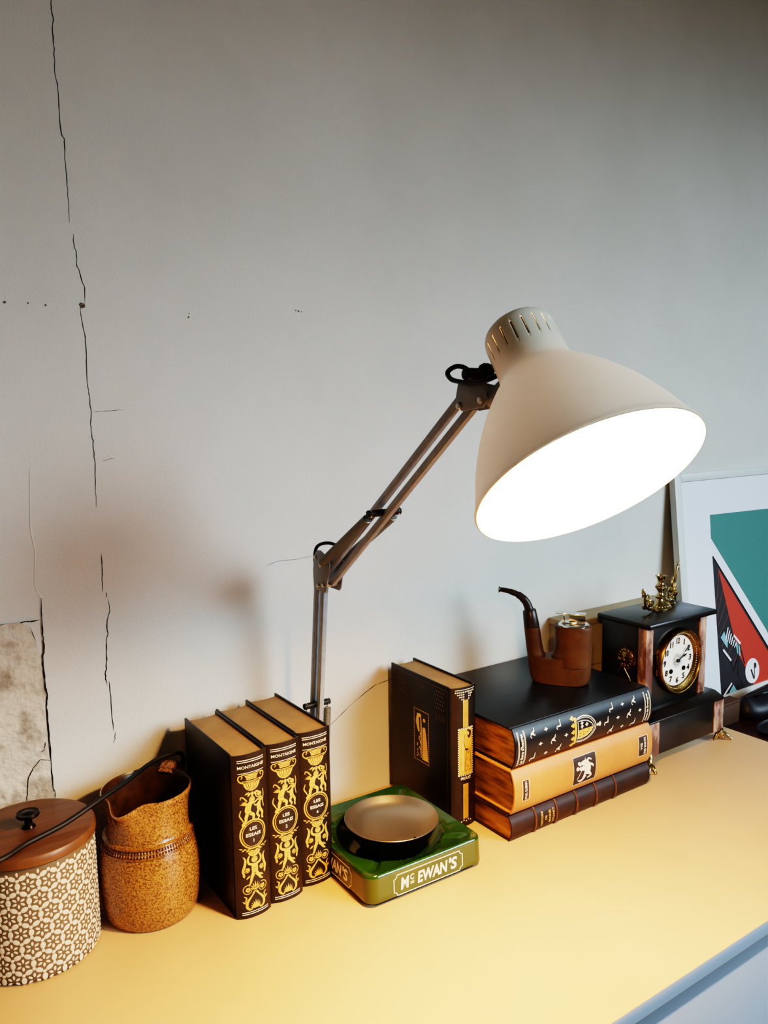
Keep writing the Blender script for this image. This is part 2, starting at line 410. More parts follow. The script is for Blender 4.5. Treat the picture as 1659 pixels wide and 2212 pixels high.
# ------------------------------------------------------------------ canister
can = thing('storage_canister', 'cream ceramic canister with brown leaf and flower pattern and wooden lid', 'canister', (.142, -.09, 0))
RC = .0672
m = MB()
m.lathe([(0, 0), (.058, 0), (.0645, .0012), (.0668, .005), (RC, .012), (RC, .124), (.0664, .1275), (.0645, .128), (.0625, .128), (.0625, .01), (0, .008)], 96)
def petal(mb, th, z, ang, a, bb):
    """raised glaze ellipse on the cylinder wall"""
    n = 10; V = [(0, 0)] + [(a*math.cos(2*PI*i/n), bb*math.sin(2*PI*i/n)) for i in range(n)]
    c, q = math.cos(ang), math.sin(ang); out = []
    for i, (x, y) in enumerate(V):
        X = x*c-y*q; Z = z+x*q+y*c; t = th+X/RC; r = RC+(.0006 if i == 0 else .00015)
        Z = min(max(Z, .0025), .1262)
        out.append((r*math.cos(t), r*math.sin(t), Z))
    mb.add(out, [(0, i+1, (i+1) % n+1) for i in range(n)], 1)
NC = 21; dx = 2*PI/NC; dxm = dx*RC; dz = dxm*.866
for row in range(-1, 10):
    for cI in range(NC):
        th = (cI+(.5 if row % 2 else 0))*dx; z = .006+row*dz
        if not (.002 < z < .127+dz): pass
        for k in range(6):
            a = PI/6+k*PI/3
            pz = z+.0045*math.sin(a); pt = th+.0045*math.cos(a)/RC
            if .003 < pz < .1245: petal(m, pt, pz, a, .0024, .0013)
        for k in range(3):
            a = k*PI/3
            pz = z+dxm/2*math.sin(a); pt = th+dxm/2*math.cos(a)/RC
            if .004 < pz < .124: petal(m, pt, pz, a+PI/2, .0039, .0027)
        for a in (PI/6, PI/2):
            pz = z+dxm/math.sqrt(3)*math.sin(a); pt = th+dxm/math.sqrt(3)*math.cos(a)/RC
            if .003 < pz < .1245: petal(m, pt, pz, a, .0021, .0017)
m.build('canister_body', [M['taupe'], M['cream']], can, fix=False)
m = MB(); m.lathe([(0, .1282), (.0672, .1282), (.0692, .1297), (.0695, .133), (.0692, .1375), (.0675, .1395), (.06, .1402), (0, .1404)], 96)
lid = m.build('wooden_lid', M['lid_wood'], can)
m = MB(); m.lathe([(0, .1402), (.0075, .1402), (.0068, .1425), (.0042, .145), (.004, .1495), (.0062, .1515), (.0118, .1535), (.0128, .1555), (.0115, .1572), (.008, .1566), (.0055, .1572), (.003, .158), (0, .1582)], 40)
m.build('knob', M['dark_metal'], lid)

# ------------------------------------------------------------------ jug
jug = thing('stoneware_jug', 'brown salt glazed stoneware jug with pouring lip and beaded shoulder band', 'jug', (.2712, -.095, 0))
SP = R(222)
def jdef(p, a, r, z):
    x, y, zz = p
    if z > .1:
        d = (a-SP+PI) % (2*PI)-PI
        g = math.exp(-(d/R(15))**2); h = ((z-.1)/.05)**2
        k = 1+.24*g*h
        s = math.exp(-((abs(d)-R(30))/R(13))**2)
        k -= .035*s*h
        x *= k; y *= k; zz -= .010*g*h*(.6)-.001*s*h
    return (x, y, zz)
outer = [(0, .002), (.046, .002), (.0495, 0), (.0525, .002), (.0545, .008), (.0568, .022), (.0582, .04), (.0585, .055), (.0576, .07), (.0552, .083), (.0515, .093), (.0494, .098), (.0492, .0985), (.0512, .0994), (.0514, .1004), (.0506, .1013), (.0486, .1019), (.0479, .1026), (.0472, .11), (.0474, .12), (.0482, .132), (.0494, .141), (.0512, .1455), (.0522, .149), (.0518, .152), (.0503, .1525)]
inner = [(.0488, .1505), (.0472, .143), (.0452, .13), (.0442, .112), (.046, .1), (.052, .085), (.054, .06), (.052, .02), (.044, .008), (0, .007)]
m = MB(); m.lathe(outer, 128, deform=jdef); m.lathe([outer[-1]]+inner, 128, deform=jdef, mi=1)
m.build('jug_body', [M['jug'], M['jug_in']], jug)
m = MB()
for row, (z, rr) in enumerate(((.0962, .0508), (.0926, .0526))):
    for i in range(96):
        a = 2*PI*i/96
        T = Matrix.Translation((rr*math.cos(a), rr*math.sin(a), z)) @ Matrix.Rotation(a, 4, 'Z') @ Matrix.Rotation(R(-35), 4, 'Y')
        m.ball((0, 0, 0), .0013, .8, .75, 1.3, 8, T=T)
m.torus((0, 0, .0896), .0538, .0009)
m.torus((0, 0, .0999), .0512, .0013)
m.build('beaded_band', M['jug_band'], jug)
m = MB()
ha = R(44); hp = []
for r, z in ((.047, .146), (.058, .1515), (.069, .149), (.0765, .139), (.078, .124), (.0745, .108), (.067, .094), (.0555, .083)):
    hp.append((r*math.cos(ha), r*math.sin(ha), z))
def smooth_path(P, n=8):
    out = []; k = len(P)
    for i in range(k-1):
        p = [Vector(P[max(i-1, 0)]), Vector(P[i]), Vector(P[i+1]), Vector(P[min(i+2, k-1)])]
        for j in range(n):
            t = j/n
            out.append(.5*(2*p[1]+(p[2]-p[0])*t+(2*p[0]-5*p[1]+4*p[2]-p[3])*t*t+(3*p[1]-p[0]-3*p[2]+p[3])*t**3))
    out.append(Vector(P[-1])); return out
hs = smooth_path(hp)
side = Vector((-math.sin(ha), math.cos(ha), 0))
for k in (-1, -.34, .34, 1):
    m.tube([p+side*.0062*k for p in hs], .0042, 10)
m.tube(hs, .0046, 12)
m.build('handle', M['jug'], jug)

# ------------------------------------------------------------------ power cord
cordpts = [(-.12, -.165, .1446), (.0, -.166, .1436), (.07, -.155, .1432), (.105, -.1495, .1432), (.134, -.132, .1436), (.1735, -.1205, .1475), (.2122, -.1045, .1545), (.2574, -.0765, .1575), (.2878, -.0535, .1590), (.311, -.045, .1608), (.3335, -.046, .158), (.337, -.03, .12), (.3375, -.018, .06), (.338, -.0105, .012), (.36, -.0085, .0032), (.44, -.0085, .0032), (.497, -.010, .0032)]
m = MB(); m.tube(smooth_path(cordpts, 8), .0028, 12)
tag(m.build('power_cord', M['cord']), 'black power cord trailing across the canister lid and the jug mouth', 'cord')

# ------------------------------------------------------------------ books
def spine_y(u, w, bulge): 
    t = max(-1, min(1, 2*u/w-1)); return -bulge*(1-abs(t)**2.4)
def make_book(root, w, h, d, bulge, cover, spine, pages, board=.003, over=.003, topmat=None):
    """upright local frame: x thickness, -y spine, z height"""
    n = 24; m = MB()
    # spine shell
    V = []; F = []
    for i in range(n+1):
        u = w*i/n; y = spine_y(u, w, bulge); s = .0018
        for z in (0, h): V += [(u, y, z), (min(max(u, .0012), w-.0012), y+s+.0006, z)]
    for i in range(n):
        a = i*4; b_ = (i+1)*4
        F += [(a, b_, b_+2, a+2), (a+1, a+3, b_+3, b_+1), (a, a+1, b_+1, b_), (a+2, b_+2, b_+3, a+3)]
    F += [(0, 2, 3, 1), (n*4, n*4+1, n*4+3, n*4+2)]
    sp = MB(); sp.add(V, F); sp.build('spine', spine, root, smooth=50)
    # boards with a hinge groove next to the spine
    for x0, x1 in ((0, board), (w-board, w)):
        m.box(x0, x1, .0055, d, 0, h, bev=.0009)
        xi0, xi1 = (x0+.0008, x1) if x0 == 0 else (x0, x1-.0008)
        m.box(xi0, xi1, -.0005, .0065, 0.0005, h-.0005, bev=.0004)
    m.build('cover_boards', cover, root)
    # page block, rounded at the spine, hollow fore-edge
    pm = MB(); loop = []
    for i in range(13):
        u = board+(w-2*board)*i/12
        loop.append((u, spine_y(u, w, bulge)*.75+.003))
    for i in range(13):
        u = w-board-(w-2*board)*i/12; t = 2*u/w-1
        loop.append((u, d-over-.005*(1-t*t)))
    pm.prism(loop, lambda x, y: (x, y, over), lambda x, y: (x, y, h-over))
    pm.build('page_block', pages, root, smooth=30)
    return lambda u, v, e=.00025: (u, spine_y(u, w, bulge)-e, v)

def montaigne_art(w, h, num):
    """gilt panel, coordinates in mm from the spine top / centre line"""
    G = Art(); W = Art(); W1 = Art(); W3 = Art()
    cx = w/2
    def X(x): return cx+x*.001*(w/.046)
    def Y(y): return h-y*.001*(h/.2)
    class P:   # wrapper converting mm
        def __init__(s, A): s.A = A
        def curve(s, pts, wd):
            wd = [q*.001 for q in wd] if isinstance(wd, (list, tuple)) else wd*.001
            s.A.curve([(X(x), Y(y)) for x, y in pts], wd, 8)
        def disc(s, x, y, rx, ry=None, rot=0): s.A.disc(X(x), Y(y), rx*.001, (ry or rx)*.001, 14, -rot)
        def leaf(s, x, y, a, l, wd): s.A.leaf(X(x), Y(y), a, l*.001, wd*.001)
        def poly(s, pts): s.A.poly([(X(x), Y(y)) for x, y in pts])
        def spiral(s, x, y, r0, r1, a0, t, wd): s.A.spiral(X(x), Y(y), r0*.001, r1*.001, a0, t, wd*.001)
        def flower(s, x, y, r):
            for k in range(5):
                a = k*2*PI/5+.3; s.disc(x+r*.62*math.cos(a), y+r*.62*math.sin(a), r*.42)
    p = P(G); q = P(W)
    for y in (6, 8.4): W1.ribbon([(X(x), Y(y)) for x in (-17, 17)], .0009)
    for y in (192.2, 194.6): W3.ribbon([(X(x), Y(y)) for x in (-17, 17)], .0009)
    W1.ribbon([(X(x), Y(21.5)) for x in (-16.5, 16.5)], .0007)
    W1.text('MONTAIGNE', X(0), Y(14.5), .0036, .0325, bold=.012)
    # urn
    p.poly([(-11, 33), (-10, 37), (-7.5, 41), (-4, 43.2), (0, 44), (4, 43.2), (7.5, 41), (10, 37), (11, 33)])
    p.curve([(-12, 31.4), (0, 32), (12, 31.4)], 1.0)
    p.poly([(-9, 24.6), (-7, 27), (-6.5, 30.2), (6.5, 30.2), (7, 27), (9, 24.6)])
    p.curve([(-12.5, 23.6), (-6, 23.2), (0, 24), (6, 23.2), (12.5, 23.6)], 1.0)
    for s in (-1, 1):
        p.curve([(s*10.5, 33.5), (s*15, 31), (s*16.4, 27), (s*14.2, 24), (s*11.6, 25.8), (s*13, 28)], [1.6, 1.2, .8])
        p.leaf(s*2, 46, -PI/2+s*.7, 6, 2.6); p.leaf(s*4, 45.5, -PI/2+s*1.15, 6, 2.2)
    p.leaf(0, 45, -PI/2, 7, 3)
    # pair of winged children
    p.disc(-.5, 54.5, 3.6); p.disc(11, 57, 3)
    p.curve([(-2, 58), (-5, 62), (-6.2, 67), (-4.5, 71)], [4.8, 7, 7.2, 6])
    p.curve([(-2, 59), (3, 58.6), (8.5, 55.5)], [2.6, 2, 1.6]); p.curve([(-6, 70), (-8.5, 75), (-9, 79), (-13, 84), (-9.6, 85.2)], [4.6, 3.8, 3, 2.2, 1.4])
    p.curve([(-3, 71), (1, 74), (.6, 79), (3.6, 80.4)], [4.2, 3.4, 2.4, 1.4])
    p.curve([(9.4, 60), (8.2, 65), (9.2, 70)], [3.6, 5.2, 5]); p.curve([(8.4, 61), (4.5, 63), (2, 61)], [2, 1.8, 1.3])
    p.curve([(8, 70), (6, 74), (8.4, 78), (6.8, 80)], [3.4, 2.8, 2, 1.2]); p.curve([(10.4, 70), (13, 74), (12.6, 80), (14.4, 81)], [3.4, 2.8, 2, 1.2])
    for k in range(4): p.leaf(-6.5, 60, PI-.15-k*.24, 9-k, 1.7)
    p.curve([(-7, 56), (-11, 51), (-14, 50), (-14.6, 53)], [1.8, 1.4, .9]); p.spiral(9, 50, 4.8, 1.8, 2.6, .95, 1.0); p.flower(9, 50, 2.6)
    p.curve([(14.6, 46), (15.4, 53), (14, 60), (15.5, 68)], [.8, 1.2, .8]); p.curve([(-14.5, 66), (-16, 72), (-13.5, 77), (-12, 80)], [.8, 1.6, 1])
    # medallion
    G.ring(X(0), Y(97), .0162*w/.046, .0173, .0016); G.ring(X(0), Y(97), .0138*w/.046, .0150, .0008)
    W.text('LES', X(0), Y(90), .0040, .0092, bold=.02); W.text('ESSAIS', X(0), Y(97.3), .0040, .0185, bold=.02); W.text(num, X(0), Y(104.6), .0040, bold=.02)
    # garland below
    for k in range(6):
        for s in (-1, 1): p.leaf(s*(2+k*2.4), 116.2-k*.5, PI/2 - s*(PI/2 - .35) if k % 2 else -PI/2+s*1.05, 4.2, 1.5)
    p.poly([(-8, 118.4), (-6.6, 122), (-3, 124), (3, 124), (6.6, 122), (8, 118.4)])
    p.curve([(-9.4, 117), (0, 117.6), (9.4, 117)], .9)
    # child carrying a basket
    p.disc(0, 128.2, 3.9)
    for s in (-1, 1):
        p.curve([(s*3, 134), (s*7.4, 132), (s*8.4, 127), (s*6.4, 123)], [3.2, 2.6, 2.2, 1.6])
    p.curve([(0, 133), (0, 139), (0, 145)], [7.2, 8, 7.4])
    p.curve([(-1.8, 145), (-4, 150), (-5.4, 155), (-8, 160)], [4.8, 3.8, 2.6, 1.4]); p.curve([(1.8, 145), (5, 149), (7.4, 153), (10.5, 155)], [4.8, 3.8, 2.6, 1.4])
    for s in (-1, 1):
        p.curve([(s*14, 123), (s*11.6, 127), (s*12.4, 134), (s*14.6, 141), (s*12.4, 147)], [.8, 2.2, 3, 2.6, 1]); p.spiral(s*9.5, 139.5, 4, 1.6, 0 if s > 0 else PI, -.9*s, .8); p.flower(s*9.5, 139.5, 2.5)
        p.leaf(s*13, 149, -PI/2-s*.3+PI, 6, 2); p.leaf(s*11, 151, PI/2+s*.9, 6.5, 2)
    # palmettes and scrolls
    for k in range(7): p.leaf(0, 166, PI/2+(k-3)*.36, 11-abs(k-3)*1.1, 1.7)
    for s in (-1, 1):
        p.spiral(s*9.4, 164.5, 6.2, 4.4, PI/2+.3*s, -.85*s, 1.1); p.flower(s*9.4, 164.5, 3.1)
        p.leaf(0, 167, -PI/2+s*.8, 6, 2.2)
        p.curve([(s*2, 170), (s*6, 174), (s*10.5, 180), (s*11, 186), (s*7, 189.6), (s*3.8, 187)], [1.2, 2, 3, 3, 2, 1])
        p.curve([(s*14.4, 172), (s*11.6, 174.5), (s*13, 179)], [.8, 1.8, 1.2]); p.leaf(s*12.5, 181, PI/2-s*.9+0, 5, 1.8)
    for k in range(9): p.leaf(0, 188.5, PI/2+(k-4)*.33, 10.5-abs(k-4)*.9, 1.6)
    K = Art(); k_ = P(K)
    for x in (-7.5, -4.8, -1.8, 1.8, 4.8, 7.5): k_.curve([(x, 34), (x*.86, 38), (x*.5, 42.4)], .55)
    k_.curve([(-10, 33.2), (0, 33.8), (10, 33.2)], .5)
    for y in (26, 28): k_.curve([(-6.6, y), (0, y+.5), (6.6, y)], .45)
    for hx_, hy_, r_ in ((-.5, 54.5, 3.6), (11, 57, 3), (0, 128.2, 3.9)):
        k_.disc(hx_-r_*.35, hy_-.2, .42); k_.disc(hx_+r_*.35, hy_-.2, .42); k_.curve([(hx_-r_*.3, hy_+1.5), (hx_, hy_+1.9), (hx_+r_*.3, hy_+1.5)], .4)
        k_.curve([(hx_-r_*.9, hy_-.4), (hx_-r_*.5, hy_-r_*.55), (hx_, hy_-r_*.5), (hx_+r_*.5, hy_-r_*.55), (hx_+r_*.9, hy_-.4)], .5)
    k_.curve([(-2.6, 138.5), (0, 139.4), (2.6, 138.5)], .4); k_.disc(0, 142.3, .45); k_.curve([(0, 144.2), (0, 147)], .7)
    k_.curve([(-6.8, 66), (-4.6, 67), (-3.4, 65.4)], .4); k_.curve([(-5.8, 71.5), (-4.4, 74.5)], .6); k_.curve([(8, 66), (9.6, 67)], .4); k_.curve([(9, 70.5), (9.4, 73.5)], .5)
    for x in (-4.5, -1.5, 1.5, 4.5): k_.curve([(x, 118.6), (x*.8, 122.6)], .5)
    for kk in range(7):
        if kk != 3: k_.curve([(.9*math.cos(PI/2+(kk-3)*.18), 164), (5.5*math.cos(PI/2+(kk-3)*.36), 166-6*math.sin(PI/2+(kk-3)*.36))], .4)
    for lower in (False, True):
        H = Art(); H.p = [q for q in K.p if (q[0][0][1] < h*.5) == lower]
        H.build('engraved_lines', M['label_dark'], PAR[0], lambda u, v: PAR[1](u, v, .0004), cut=.002)
    return G, W, W1, W3
PAR = [None, None]
specs = [(.3430, -.1795, .0445, '1'), (.3882, -.1735, .0458, '2'), (.4349, -.1650, .0470, '4')]
for i, (x, y, w, num) in enumerate(specs):
    lab = ['dark leather book with gilt spine numbered 1, leftmost beside the jug',
           'dark leather book with gilt spine numbered 2, middle of the three',
           'dark leather book with gilt spine numbered 4, beside the lamp post'][i]
    bk = thing('leather_bound_book', lab, 'book', (x, y, 0), group='matching gilt volumes beside the jug')
    mp = make_book(bk, w, .2, .146, .0065, M['book_black'], M['book_spine'], M['pages'])
    PAR[0], PAR[1] = bk, mp
    G, W, W1, W3 = montaigne_art(w, .2, num)
    G.build('gilt_ornament', M['gold'], bk, mp, cut=.002)
    for nm, AA in (('title_lettering', W), ('author_lettering', W1), ('foot_lines', W3)): AA.build(nm, M['foil_white'], bk, lambda u, v, mp=mp: mp(u, v, .0004), cut=.002)

# tall decorated book standing beside the ashtray
pb = thing('decorated_book', 'upright dark book with gold figure panels on cover and spine', 'book', (.6772, -.1655, 0), (0, 0, R(-1.2)))
pw, ph = .0438, .205
mp = make_book(pb, pw, ph, .149, .0062, M['book_black'], M['book_spine'], M['pages'])
G = Art(); W = Art(); Kk = Art()
c = pw/2; 
for r_, row in enumerate(((-5, 6), (-4, 5), (-3, 4), (-2, 3), (-1, 2))):
    for k in range(*row):
        G_ = W; G_.disc(c+(k-.5)*.0030 + .0004, ph-.0062-r_*.0034, .0011, n=8) if (r_ < 1 or abs(k-.5) > .9) else None
W.ribbon([(c-.017, ph-.0028), (c+.017, ph-.0028)], .0008)
for x in (-.0044, -.0028, -.0012, .0004, .002, .0036):
    G.ribbon([(c+x, ph-.018), (c+x, ph-.058)], .0010); G.ribbon([(c+x, .012), (c+x, .064)], .0010)
W.build('spine_tooling', M['foil_white'], pb, lambda u, v: mp(u, v, .0006), cut=.002); W = Art()
for k in range(5): W.disc(c-.008+.004*k, .0085+.0015*(k % 2), .0011, n=8)
W.build('spine_tooling', M['foil_white'], pb, lambda u, v: mp(u, v, .0006), cut=.002); W = Art()
# panel with a standing robed figure made of plain shapes
px0, px1, py0, py1 = c-.0115, c+.0115, .078, ph-.060
G.poly([(px0, py0), (px1, py0), (px1, py1), (px0, py1)])
n = 20
for i in range(n+1):
    y = py0+(py1-py0)*i/n
    for x in (px0-.0009, px1+.0009): W.poly([(x-.0009, y-.0009), (x+.0009, y-.0009), (x+.0009, y+.0009), (x-.0009, y+.0009)])
for i in range(8):
    x = px0+(px1-px0)*i/7
    for y in (py0-.0009, py1+.0009): W.poly([(x-.0009, y-.0009), (x+.0009, y-.0009), (x+.0009, y+.0009), (x-.0009, y+.0009)])
Kk.curve([(c+.002, py1-.002), (c+.0075, py1-.006), (c+.0055, py1-.013), (c+.003, py1-.009)], [.002, .004, .0035, .001])
Kk.curve([(c-.002, py1-.008), (c-.004, py1-.018), (c-.001, py1-.028), (c+.004, py1-.030)], .0007)
Kk.curve([(c-.002, py1-.030), (c+.004, py1-.032)], .0022); Kk.curve([(c+.001, py1-.030), (c-.001, py1-.046), (c-.002, py0+.004)], .0006); Kk.curve([(c+.007, py1-.030), (c+.009, py1-.046), (c+.009, py0+.004)], .0006)
for (x, y) in ((.004, .034), (.0005, .025), (.0065, .022), (.003, .014), (.006, .008), (.0005, .008)): Kk.spiral(c+x, py0+y-.003, .0018, .0004, 0, 1.4, .0005, 16)
W.ribbon([(c-.0055, py0+.006), (c-.0055, py1-.012)], .0009)
W.text('PROUST', c, .0725, .0042, .018, bold=.02)
G.build('gilt_ornament', M['gold'], pb, mp, cut=.002)
Kk.build('figure_lines', M['label_dark'], pb, lambda u, v: mp(u, v, .0005), cut=.002)
W.build('spine_lettering', M['foil_white'], pb, lambda u, v: mp(u, v, .0006), cut=.002)
# front board decoration (faces -x)
G = Art(); F2 = Art()
cy = .070; a0, a1, b0, b1 = cy-.018, cy+.018, .074, .152
for i in range(26):
    z = b0+(b1-b0)*i/25
    for y in (a0, a1): G.poly([(y-.0007, z-.0009), (y+.0007, z-.0009), (y+.0007, z+.0009), (y-.0007, z+.0009)])
for i in range(13):
    y = a0+(a1-a0)*i/12
    for z in (b0, b1): G.poly([(y-.0007, z-.0007), (y+.0007, z-.0007), (y+.0007, z+.0007), (y-.0007, z+.0007)])
G.curve([(cy+.008, b1-.006), (cy+.0095, b1-.020), (cy+.006, b1-.034)], [.004, .008, .003]); G.curve([(cy-.006, b1-.024), (cy-.008, b1-.045), (cy-.009, b0+.004)], [.006, .011, .015])
G.disc(cy+.004, b1-.008, .003); G.disc(cy-.007, b1-.013, .003)
for i in range(16): G.disc(cy+.006+random.uniform(-.006, .006), b0+.006+i*.0024, .0014, n=6)
G.curve([(cy+.0015, b1-.006), (cy+.0005, b1-.034), (cy+.001, b0+.006)], [.002, .003, .002])
for r_ in range(5):
    for k in range(4):
        for y0 in (.016, .112):
            F2.disc(y0+k*.0055+(r_ % 2)*.0027, .193-r_*.006, .0015, n=6)
F2.ribbon([(.008, .199), (.144, .199)], .0008); F2.ribbon([(.008, .006), (.008, .199)], .0008)
for k in range(6): F2.ribbon([(.014+k*.004, .160), (.014+k*.004, .150)], .0008); F2.ribbon([(.064+k*.004, .196), (.064+k*.004, .187)], .0008)
G.build('cover_panel', M['gold'], pb, lambda u, v: (-.0003, u, v))
F2.build('cover_tooling', M['band_leather'], pb, lambda u, v: (-.0002, u, v))

# stack of three lying books: local x -> up, local z -> towards -x
def lying(name, label, xr, y, z, w, h, d, bulge, cov, sp, pg, rz=0, over=.003, board=.003):
    o = thing(name, label, 'book', (xr, y, z), (0, R(-90), 0), group='books lying in the stack under the pipe lighter')
    if rz: o.rotation_euler = (Matrix.Rotation(R(rz), 3, 'Z') @ Matrix.Rotation(R(-90), 3, 'Y')).to_euler()
    return o, make_book(o, w, h, d, bulge, cov, sp, pg, over=over, board=board)
# bottom
w, h = .036, .294
o, mp = lying('leather_bound_book', 'brown leather book with raised spine bands at the bottom of the stack', 1.0125, -.2385, 0, w, h, .195, .0070, M['brown_leather'], M['brown_leather'], M['pages_gilt'])
for fr in (.155, .295, .437, .58, .725):
    v = h*(1-fr); m = MB()
    m.tube([(mp(w*i/16, v, .0004)[0], mp(w*i/16, v, .0004)[1]+(.0006 if i in (0, 16) else 0), v) for i in range(17)], .0016, 8)
    m.build('raised_band', M['band_leather'], o)
A = Art()
for k, (t, wd) in enumerate((('HISTOIRE', .021), ('DE', .006), ('MARIE', .018), ('STUART', .021))):
    A.text(t, w/2, h*(1-.19)-k*.0075-.002, .0036, wd, bold=.015)
A.build('spine_lettering', M['gold'], o, mp, cut=.002)
# middle tan
w, h = .0625, .293
o, mp = lying('leather_bound_book', 'thick tan leather book with dark spine labels in the middle of the stack', 1.0175, -.236, .0362, w, h, .212, .0085, M['tan_leather'], M['tan_leather'], M['pages_gilt'])
A = Art()
def rect(A, u0, u1, v0, v1): A.poly([(u0, v0), (u1, v0), (u1, v1), (u0, v1)])
def frame_(A, u0, u1, v0, v1, t): A.ribbon([(u0, v0), (u1, v0), (u1, v1), (u0, v1)], t, True)
def spine_label(o, mp, u0, u1, v0, v1, gap, lines):
    K = Art(); rect(K, u0, u1, v0, v1); lb = K.build('spine_label', M['label_dark'], o, mp, cut=.002)
    W = Art(); frame_(W, u0-gap, u1+gap, v0-gap*1.15, v1+gap*1.15, .0009)
    W.build('label_border', M['foil_white'], lb, lambda u, v: mp(u, v, .0005), cut=.002)
    if lines:
        W = Art()
        for t, u, v, cap, wd in lines: W.text(t, u, v, cap, wd, bold=.02)
        W.build('label_lettering', M['foil_white'], lb, lambda u, v: mp(u, v, .0005), cut=.002)
    return lb
lv = h*(1-.072); spine_label(o, mp, w*.30, w*.74, lv-.0052, lv+.0052, .0012, [('PAUL GUERIN', w*.52, lv, .0042, w*.40)])
lv = h*(1-.925); spine_label(o, mp, w*.28, w*.76, lv-.0095, lv+.0095, .0012, [('VIE', w*.52, lv+.0042, .0048, w*.18), ('DES SAINTS', w*.52, lv-.0042, .0046, w*.42)])
lv = h*(1-.475); elab = spine_label(o, mp, w*.17, w*.83, lv-.0235, lv+.0235, .0001, [])
# rider emblem from plain shapes
A.curve([(w*.36, lv-.004), (w*.50, lv-.006), (w*.64, lv-.002), (w*.66, lv+.008)], [.010, .012, .010, .004]); A.disc(w*.66, lv+.011, .0042, .0026, rot=.9)
A.curve([(w*.40, lv-.008), (w*.30, lv-.013), (w*.26, lv-.006)], [.005, .003, .002]); A.curve([(w*.60, lv-.006), (w*.56, lv-.015), (w*.50, lv-.0175)], [.005, .003, .002]); A.curve([(w*.62, lv), (w*.72, lv-.008), (w*.68, lv-.014)], [.004, .0025, .0015])
A.curve([(w*.52, lv), (w*.54, lv+.008), (w*.55, lv+.012)], [.007, .006, .003]); A.disc(w*.56, lv+.0155, .003); A.curve([(w*.30, lv+.016), (w*.50, lv+.007), (w*.76, lv-.002)], .0010)
for k in range(5): A.leaf(w*.38+k*.003, lv-.001, PI*.75+.25*k, .009, .003)
A.curve([(w*.34, lv-.002), (w*.24, lv+.006), (w*.26, lv+.014)], [.003, .004, .001])
A.build('gilt_emblem', M['foil_white'], elab, lambda u, v: mp(u, v, .0006), cut=.002)
# top black
w, h = .0575, .290
o, mp = lying('leather_bound_book', 'large black leather book with crowned shield on spine, topmost under the pipe lighter', 1.0185, -.2335, .0990, w, h, .226, .0085, M['night_leather'], M['night_leather'], M['pages_gilt'])
A = Art(); W = Art(); K2 = Art()
for v0, tx in ((h-.0115, "Le livre d'heures"), (.0115, 'Anne de Bretagne')):
    TW = Art()
    for dv in (-.0068, -.0052, .0052, .0068): TW.ribbon([(w*.08, v0+dv), (w*.92, v0+dv)], .0007)
    TW.text(tx, w*.48, v0, .0056, w*.76, bold=.03); TW.build('title_lettering', M['foil_white'], o, lambda u, v: mp(u, v, .0005), cut=.002)
rows = (.2, .5, .8)
def fleur(A, u, v, s):
    A.leaf(u, v, PI/2, s, s*.55)
    for q in (-1, 1): A.curve([(u, v), (u+q*s*.5, v+s*.35), (u+q*s*.62, v-s*.05)], [s*.3, s*.25, s*.08], 5)
    A.ribbon([(u-s*.4, v-s*.05), (u+s*.4, v-s*.05)], s*.16); A.leaf(u, v, -PI/2, s*.6, s*.3)
for r_, uf in enumerate(rows):
    for k in range(4):
        for side in (0, 1):
            v = (h*(1-.115) - k*.0255 - (r_ % 2)*.013) if not side else (h*.105 + k*.0255 + ((r_+1) % 2)*.013)
            if abs(v-h*.52) < .036 or v > h-.024 or v < .024: continue
            if k % 2 == (r_ % 2):
                W.text('L' if (k+r_) % 4 == 0 else 'A', w*uf, v, .0078, bold=.04); W.curve([(w*uf-.006, v+.003), (w*uf-.0035, v+.0048), (w*uf-.001, v+.003)], [.0006, .0014, .0006], 5)
                W.curve([(w*uf+.002, v-.0038), (w*uf+.005, v-.003), (w*uf+.0062, v-.0045)], [.0006, .0012, .0005], 5)
            else:
                W.poly([(w*uf-.0028, v), (w*uf, v-.0022), (w*uf+.0028, v), (w*uf, v+.0022)])
                W.disc(w*uf, v+.0028, .0008, n=6); W.disc(w*uf, v-.0028, .0008, n=6)
cv = h*.53
A.poly([(w*.27, cv+.014), (w*.50, cv+.014), (w*.50, cv-.017), (w*.40, cv-.014), (w*.31, cv-.006), (w*.275, cv+.004)])       # half of the shield
W.ribbon([(w*.27, cv+.014), (w*.73, cv+.014), (w*.725, cv+.004), (w*.69, cv-.006), (w*.6, cv-.014), (w*.5, cv-.018), (w*.4, cv-.014), (w*.31, cv-.006), (w*.275, cv+.004)], .0012, True)
W.curve([(w*.2, cv+.016), (w*.17, cv), (w*.27, cv-.015), (w*.5, cv-.0235), (w*.73, cv-.015), (w*.83, cv), (w*.8, cv+.016)], .0013)
W.curve([(w*.23, cv+.016), (w*.21, cv), (w*.3, cv-.013), (w*.5, cv-.0205), (w*.7, cv-.013), (w*.79, cv), (w*.77, cv+.016)], .0007)
W.disc(w*.5, cv-.0275, .0022); W.disc(w*.5, cv-.032, .0036, .0026)
for u, v in ((.58, .006), (.66, .006), (.60, -.004)): fleur(W, w*u, cv+v-.001, .0045)
for u, v in ((.34, .009), (.42, .009), (.36, .001), (.44, .001), (.40, -.007), (.46, -.009)): K2.leaf(w*u, cv+v, PI/2, .0026, .0013)
A.poly([(w*.16, cv+.0165), (w*.84, cv+.0165), (w*.85, cv+.021), (w*.15, cv+.021)])
for u in (.16, .33, .5, .67, .84):
    A.leaf(w*u, cv+.0205, PI/2, .0085, .0048); A.leaf(w*u, cv+.022, PI/2+1, .0045, .0026); A.leaf(w*u, cv+.022, PI/2-1, .0045, .0026)
A.build('crowned_shield', M['gold'], o, mp, cut=.002)
W.build('spine_tooling', M['foil_white'], o, lambda u, v: mp(u, v, .0005), cut=.002)
